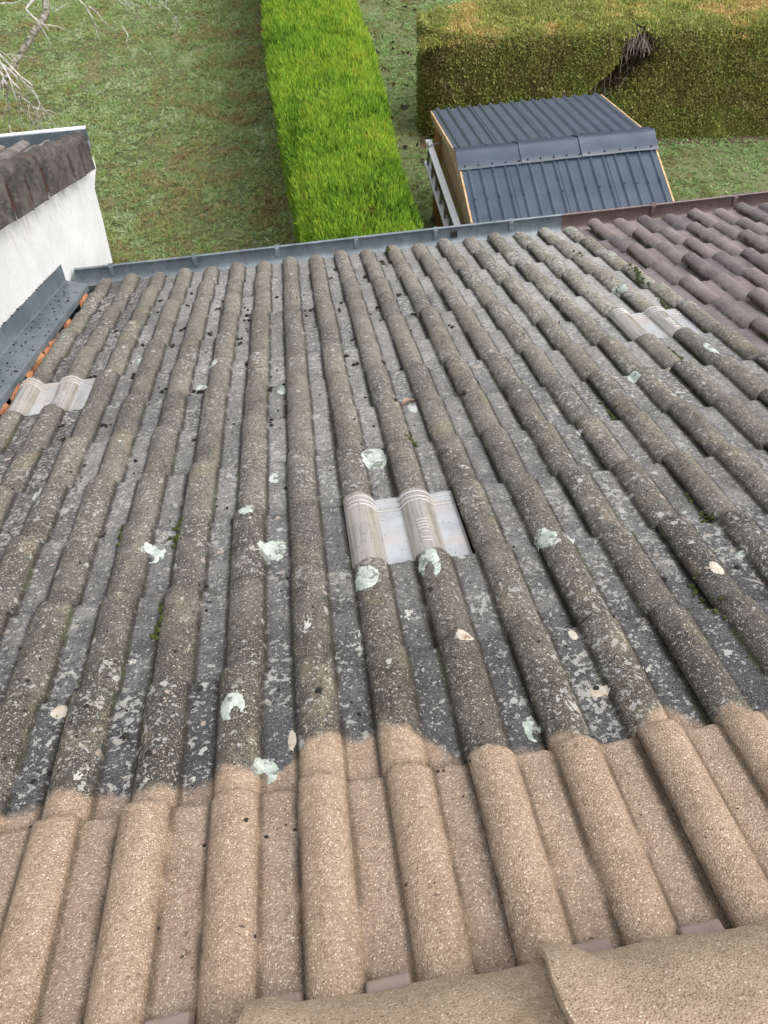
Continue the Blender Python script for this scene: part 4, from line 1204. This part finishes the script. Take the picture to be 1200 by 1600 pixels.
# ------------------------------------------------------------------ neighbouring wing with the white wall
XW = -1.36
wing = empty('outbuilding', (-2.6, 3.2, ZG), 'white rendered wing at left with small grey tiled roof and dark verge', 'building')
TW_ = R(23.7)
cw_, sw_ = math.cos(TW_), math.sin(TW_)
WO = Vector((0, 3.864, -0.925))
WROOF = Matrix.Translation(WO) @ Matrix.Rotation(-TW_, 4, 'X')
def vz(y):                                           # underside of the verge along the wall
    return -0.947 - 0.459 * (y - 3.67) + 0.03
prof_w = [(5.76, vz(5.76)), (5.757, -1.925), (5.735, -1.945), (5.56, -1.950), (5.517, -1.965), (5.487, -2.03), (5.44, -2.14), (5.36, -2.27), (5.246, -2.459), (5.16, -2.62), (5.11, -2.85), (5.10, ZG), (-0.5, ZG), (-0.5, vz(-0.5))]
b = MB()
k = len(prof_w)
v = [(XW, y_, z_) for y_, z_ in prof_w] + [(-3.9, y_, z_) for y_, z_ in prof_w]
b.add(v, [tuple(range(k - 1, -1, -1)), tuple(range(k, 2 * k))] + [(i, (i + 1) % k, (i + 1) % k + k, i + k) for i in range(k)])
b.build('wall', M['stucco'], wing)
ow, oat = MB(), {'tp': [], 'clean': [], 'r': 0.5}
for kk in range(0, 9):
    uL = -1.42 - 0.31 - kk * 0.30
    for i in range(14):
        oat['r'] = rt_.random()
        tile(ow, oat, uL, 1.765 - 0.30 * i, 0.30, jitter(2.2))
ow.build('tiled_roof', M['oldroof'], wing, WROOF, True, attrs={'tp': ('FLOAT_VECTOR', np.concatenate(oat['tp']))})
MORT = simple('rusty_mortar', (0.006, 0.004, 0.004), (0.110, 0.036, 0.014), 22, 0.95, 0.8)
for i in range(14):                                  # verge tiles with hanging flaps
    s1 = 1.775 - 0.30 * i
    s0_ = s1 - 0.325
    b = MB()
    ju = random.uniform(-0.004, 0.004); tl = random.uniform(-0.012, 0.012)
    tops = [(-1.44, 0.002), (-1.425, 0.026), (-1.395, 0.045), (-1.36, 0.052), (-1.325, 0.046), (-1.306, 0.030), (-1.300, 0.010)]
    flap = [(-1.300, 0.012), (-1.297, -0.070), (-1.295, -0.152)]
    for prf, sa, sb_ in ((tops, s1 - 0.288, s1), (flap, s1 - 0.222, s1 - 0.002)):
        P = np.array([[(u_ + ju + 0.010 * t, sa + (sb_ - sa) * t + (0.006 * math.sin(n_ * 40 + i) if prf is flap else 0), n_ + (0.032 if n_ > -0.01 else (0.020 if n_ > -0.1 else 0.006)) * t - (0.005 if t == 1.0 else 0) + tl * (0.5 if n_ < -0.1 else 0)) for u_, n_ in prf] for t in (0, 0.5, 0.97, 1.0)])
        b.grid(P, False)
        Q = P - (np.array([0, 0, 0.016]) if prf is tops else np.array([0.010, 0, 0]))
        b.grid(Q, True)
        b.grid(np.stack([P[-1], Q[-1]], 0), True)
        b.grid(np.stack([P[0], Q[0]], 0))
        b.grid(np.stack([P[:, -1], Q[:, -1]], 0))
    vt = b.build('verge_tile', M['verge'], wing, WROOF, bevel=0.003)
    b = MB()                                         # rusty mortar filling the gap uphill of the flap
    b.box(-1.350, -1.304, s1 - 0.300, s1 - 0.215, -0.128 + 0.01 * random.random(), 0.004)
    b.build('mortar', MORT, vt, WROOF)
b = MB()
p_ = WROOF @ Vector((0, 1.80, 0.02))
gx0, gx1 = -3.95, -1.315
pr = [(-0.04, 0.03), (-0.035, -0.06), (0.0, -0.085), (0.09, -0.085), (0.118, -0.06), (0.124, 0.008), (0.138, 0.012), (0.142, 0.0), (0.136, -0.07), (0.10, -0.10), (-0.03, -0.10)]
P = np.array([[(x_, p_.y + a, p_.z + c_) for a, c_ in pr] for x_ in np.linspace(gx0, gx1, 8)])
b.grid(P, True)
b.add([tuple(q) for q in P[-1]], [tuple(range(len(pr)))])
wg = b.build('gutter', M['zinc'], wing)
b = MB()
b.tube([(x_, p_.y + 0.136, p_.z + 0.014) for x_ in np.linspace(gx0, gx1, 8)], 0.012, 10)
b.build('gutter_lip', simple('white_gutter', (0.60, 0.64, 0.68), (0.78, 0.80, 0.82), 8, 0.4), wg, smooth=True)
b = MB()
b.box(-1.39, -1.33, 1.74, 1.79, 0.035, 0.062)
b.build('mortar_lump', M['terracotta'], wing, WROOF, bevel=0.01)

# ------------------------------------------------------------------ debris lying on the roof
db = MB()
def crumb(mb, u, s, z, r):
    k = 6
    v, f = [], []
    for a, (zz_, rr) in enumerate(((0.0, 0.75), (0.5, 1.0), (0.95, 0.55))):
        for j in range(k):
            t = 2 * math.pi * j / k + a * 0.4
            q = r * rr * random.uniform(0.6, 1.25)
            v.append((u + q * math.cos(t), s + q * math.sin(t), z + zz_ * r * 1.1 - 0.001))
    f = [(a * k + j, a * k + (j + 1) % k, (a + 1) * k + (j + 1) % k, (a + 1) * k + j) for a in range(2) for j in range(k)]
    f.append(tuple(2 * k + j for j in range(k)))
    mb.add(v, f)
cnt = 0
while cnt < 520:
    s = random.uniform(1.0, 4.5) if random.random() < 0.85 else random.uniform(0.6, 1.2)
    rs_ = 0.55 if s < 1.0 else 1.0
    u = random.gauss(-0.45, 0.55)
    if not (-1.15 < u < 1.5): continue
    on_roll = abs(((u - U0 + P2 / 2) % P2) - P2 / 2) < 0.043
    if on_roll and random.random() < 0.8: continue
    z = surf(u, s)
    if z is None: continue
    r = rs_ * min(0.008, 0.0018 + random.expovariate(1 / 0.0015))
    crumb(db, u, s, z, r)
    cnt += 1
for i in range(60):                                  # larger dried moss lumps in the far pans
    u = U0 + P2 * (random.randint(-6, 4) + 0.5) + random.gauss(0, 0.022)
    s = random.uniform(2.4, 4.5)
    z = surf(u, s)
    if z is None: continue
    for q in range(random.randint(2, 5)):
        crumb(db, u + random.gauss(0, 0.006), s + random.gauss(0, 0.010), z, random.uniform(0.004, 0.010))
for i in range(320):                                 # on the flashing tray and along its upstand
    s = random.uniform(1.2, 4.35)
    if i < 260: crumb(db, random.uniform(-1.345, -1.21), s, 0.061, random.uniform(0.0018, 0.0055))
    else: crumb(db, -1.356, s, 0.146, random.uniform(0.003, 0.008))
for kk in range(-7, 11):                             # soil lodged at the downhill side of the tails
    for i in range(NROW):
        if random.random() < 0.45:
            u = U0 + kk * P2 + random.choice((0.046, -0.048)) + random.gauss(0, 0.004)
            s = S0 + GA * i + random.uniform(0.004, 0.02)
            for q in range(random.randint(1, 4)):
                uu, ss = u + random.gauss(0, 0.006), s + random.gauss(0, 0.012)
                z = surf(uu, ss)
                if z is not None and uu > -1.16: crumb(db, uu, ss, z, random.uniform(0.002, 0.0055))
tag(db.build('moss_crumbs', M['soil'], None, ROOF), 'dark crumbs of dried moss and soil strewn over the grey tiles', 'debris', kind='stuff')
mm_ = MB()
MOSS = [(-0.583, 1.788), (-0.436, 1.422), (-0.402, 1.791), (0.469, 4.544), (0.426, 4.339), (1.527, 3.47), (1.403, 3.959), (1.541, 3.579), (0.236, 2.152), (0.91, 1.558), (0.776, 1.244), (0.937, 2.184), (1.30, 2.56), (1.50, 3.15)]
for u, s in MOSS:
    kn = round((u - U0) / P2)
    uu0 = U0 + kn * P2 + (0.044 if u > U0 + kn * P2 else -0.046)
    if s > 2.5: uu0 = u
    for q in range(26):
        uu, ss = uu0 + random.gauss(0, 0.006), s + random.gauss(0, 0.035)
        z = surf(uu, ss)
        if z is not None: crumb(mm_, uu, ss, z, random.uniform(0.004, 0.008))
tag(mm_.build('moss', M['moss'], None, ROOF), 'green moss tufts growing along the feet of the tile rolls', 'moss', kind='stuff')

def dead_leaf(u, s, size, rot, label, c1, c2):
    N = 9
    z0 = surf(u, s) or 0.03
    P = []
    for i in range(N):
        t = i / (N - 1)
        wv = size * 0.42 * math.sin(math.pi * min(1, t * 0.92 + 0.05)) ** 0.8
        row = []
        for j in range(5):
            x_ = (j - 2) / 2
            lx, ly = (t - 0.5) * size * 2, x_ * wv * (1 + 0.15 * math.sin(t * 17 + j))
            cu2, cs2 = math.cos(rot), math.sin(rot)
            row.append((u + lx * cu2 - ly * cs2, s + lx * cs2 + ly * cu2, z0 + 0.004 + 0.010 * x_ * x_ + 0.006 * math.sin(t * 5)))
        P.append(row)
    b = MB()
    P = np.array(P)
    b.grid(P); b.grid(P - np.array([0, 0, 0.0012]), True)
    return tag(b.build('dead_leaf', simple('dead_leaf', c1, c2, 40, 0.8), None, ROOF, True), label, 'leaf')
dead_leaf(0.284, 2.425, 0.030, 0.7, 'curled pinkish brown dead leaf lying in the middle of the roof', (0.23, 0.13, 0.10), (0.36, 0.24, 0.20))
dead_leaf(-1.05, 3.045, 0.018, 1.2, 'small pinkish dead leaf caught on the plastic tile by the flashing', (0.36, 0.24, 0.21), (0.48, 0.36, 0.32))
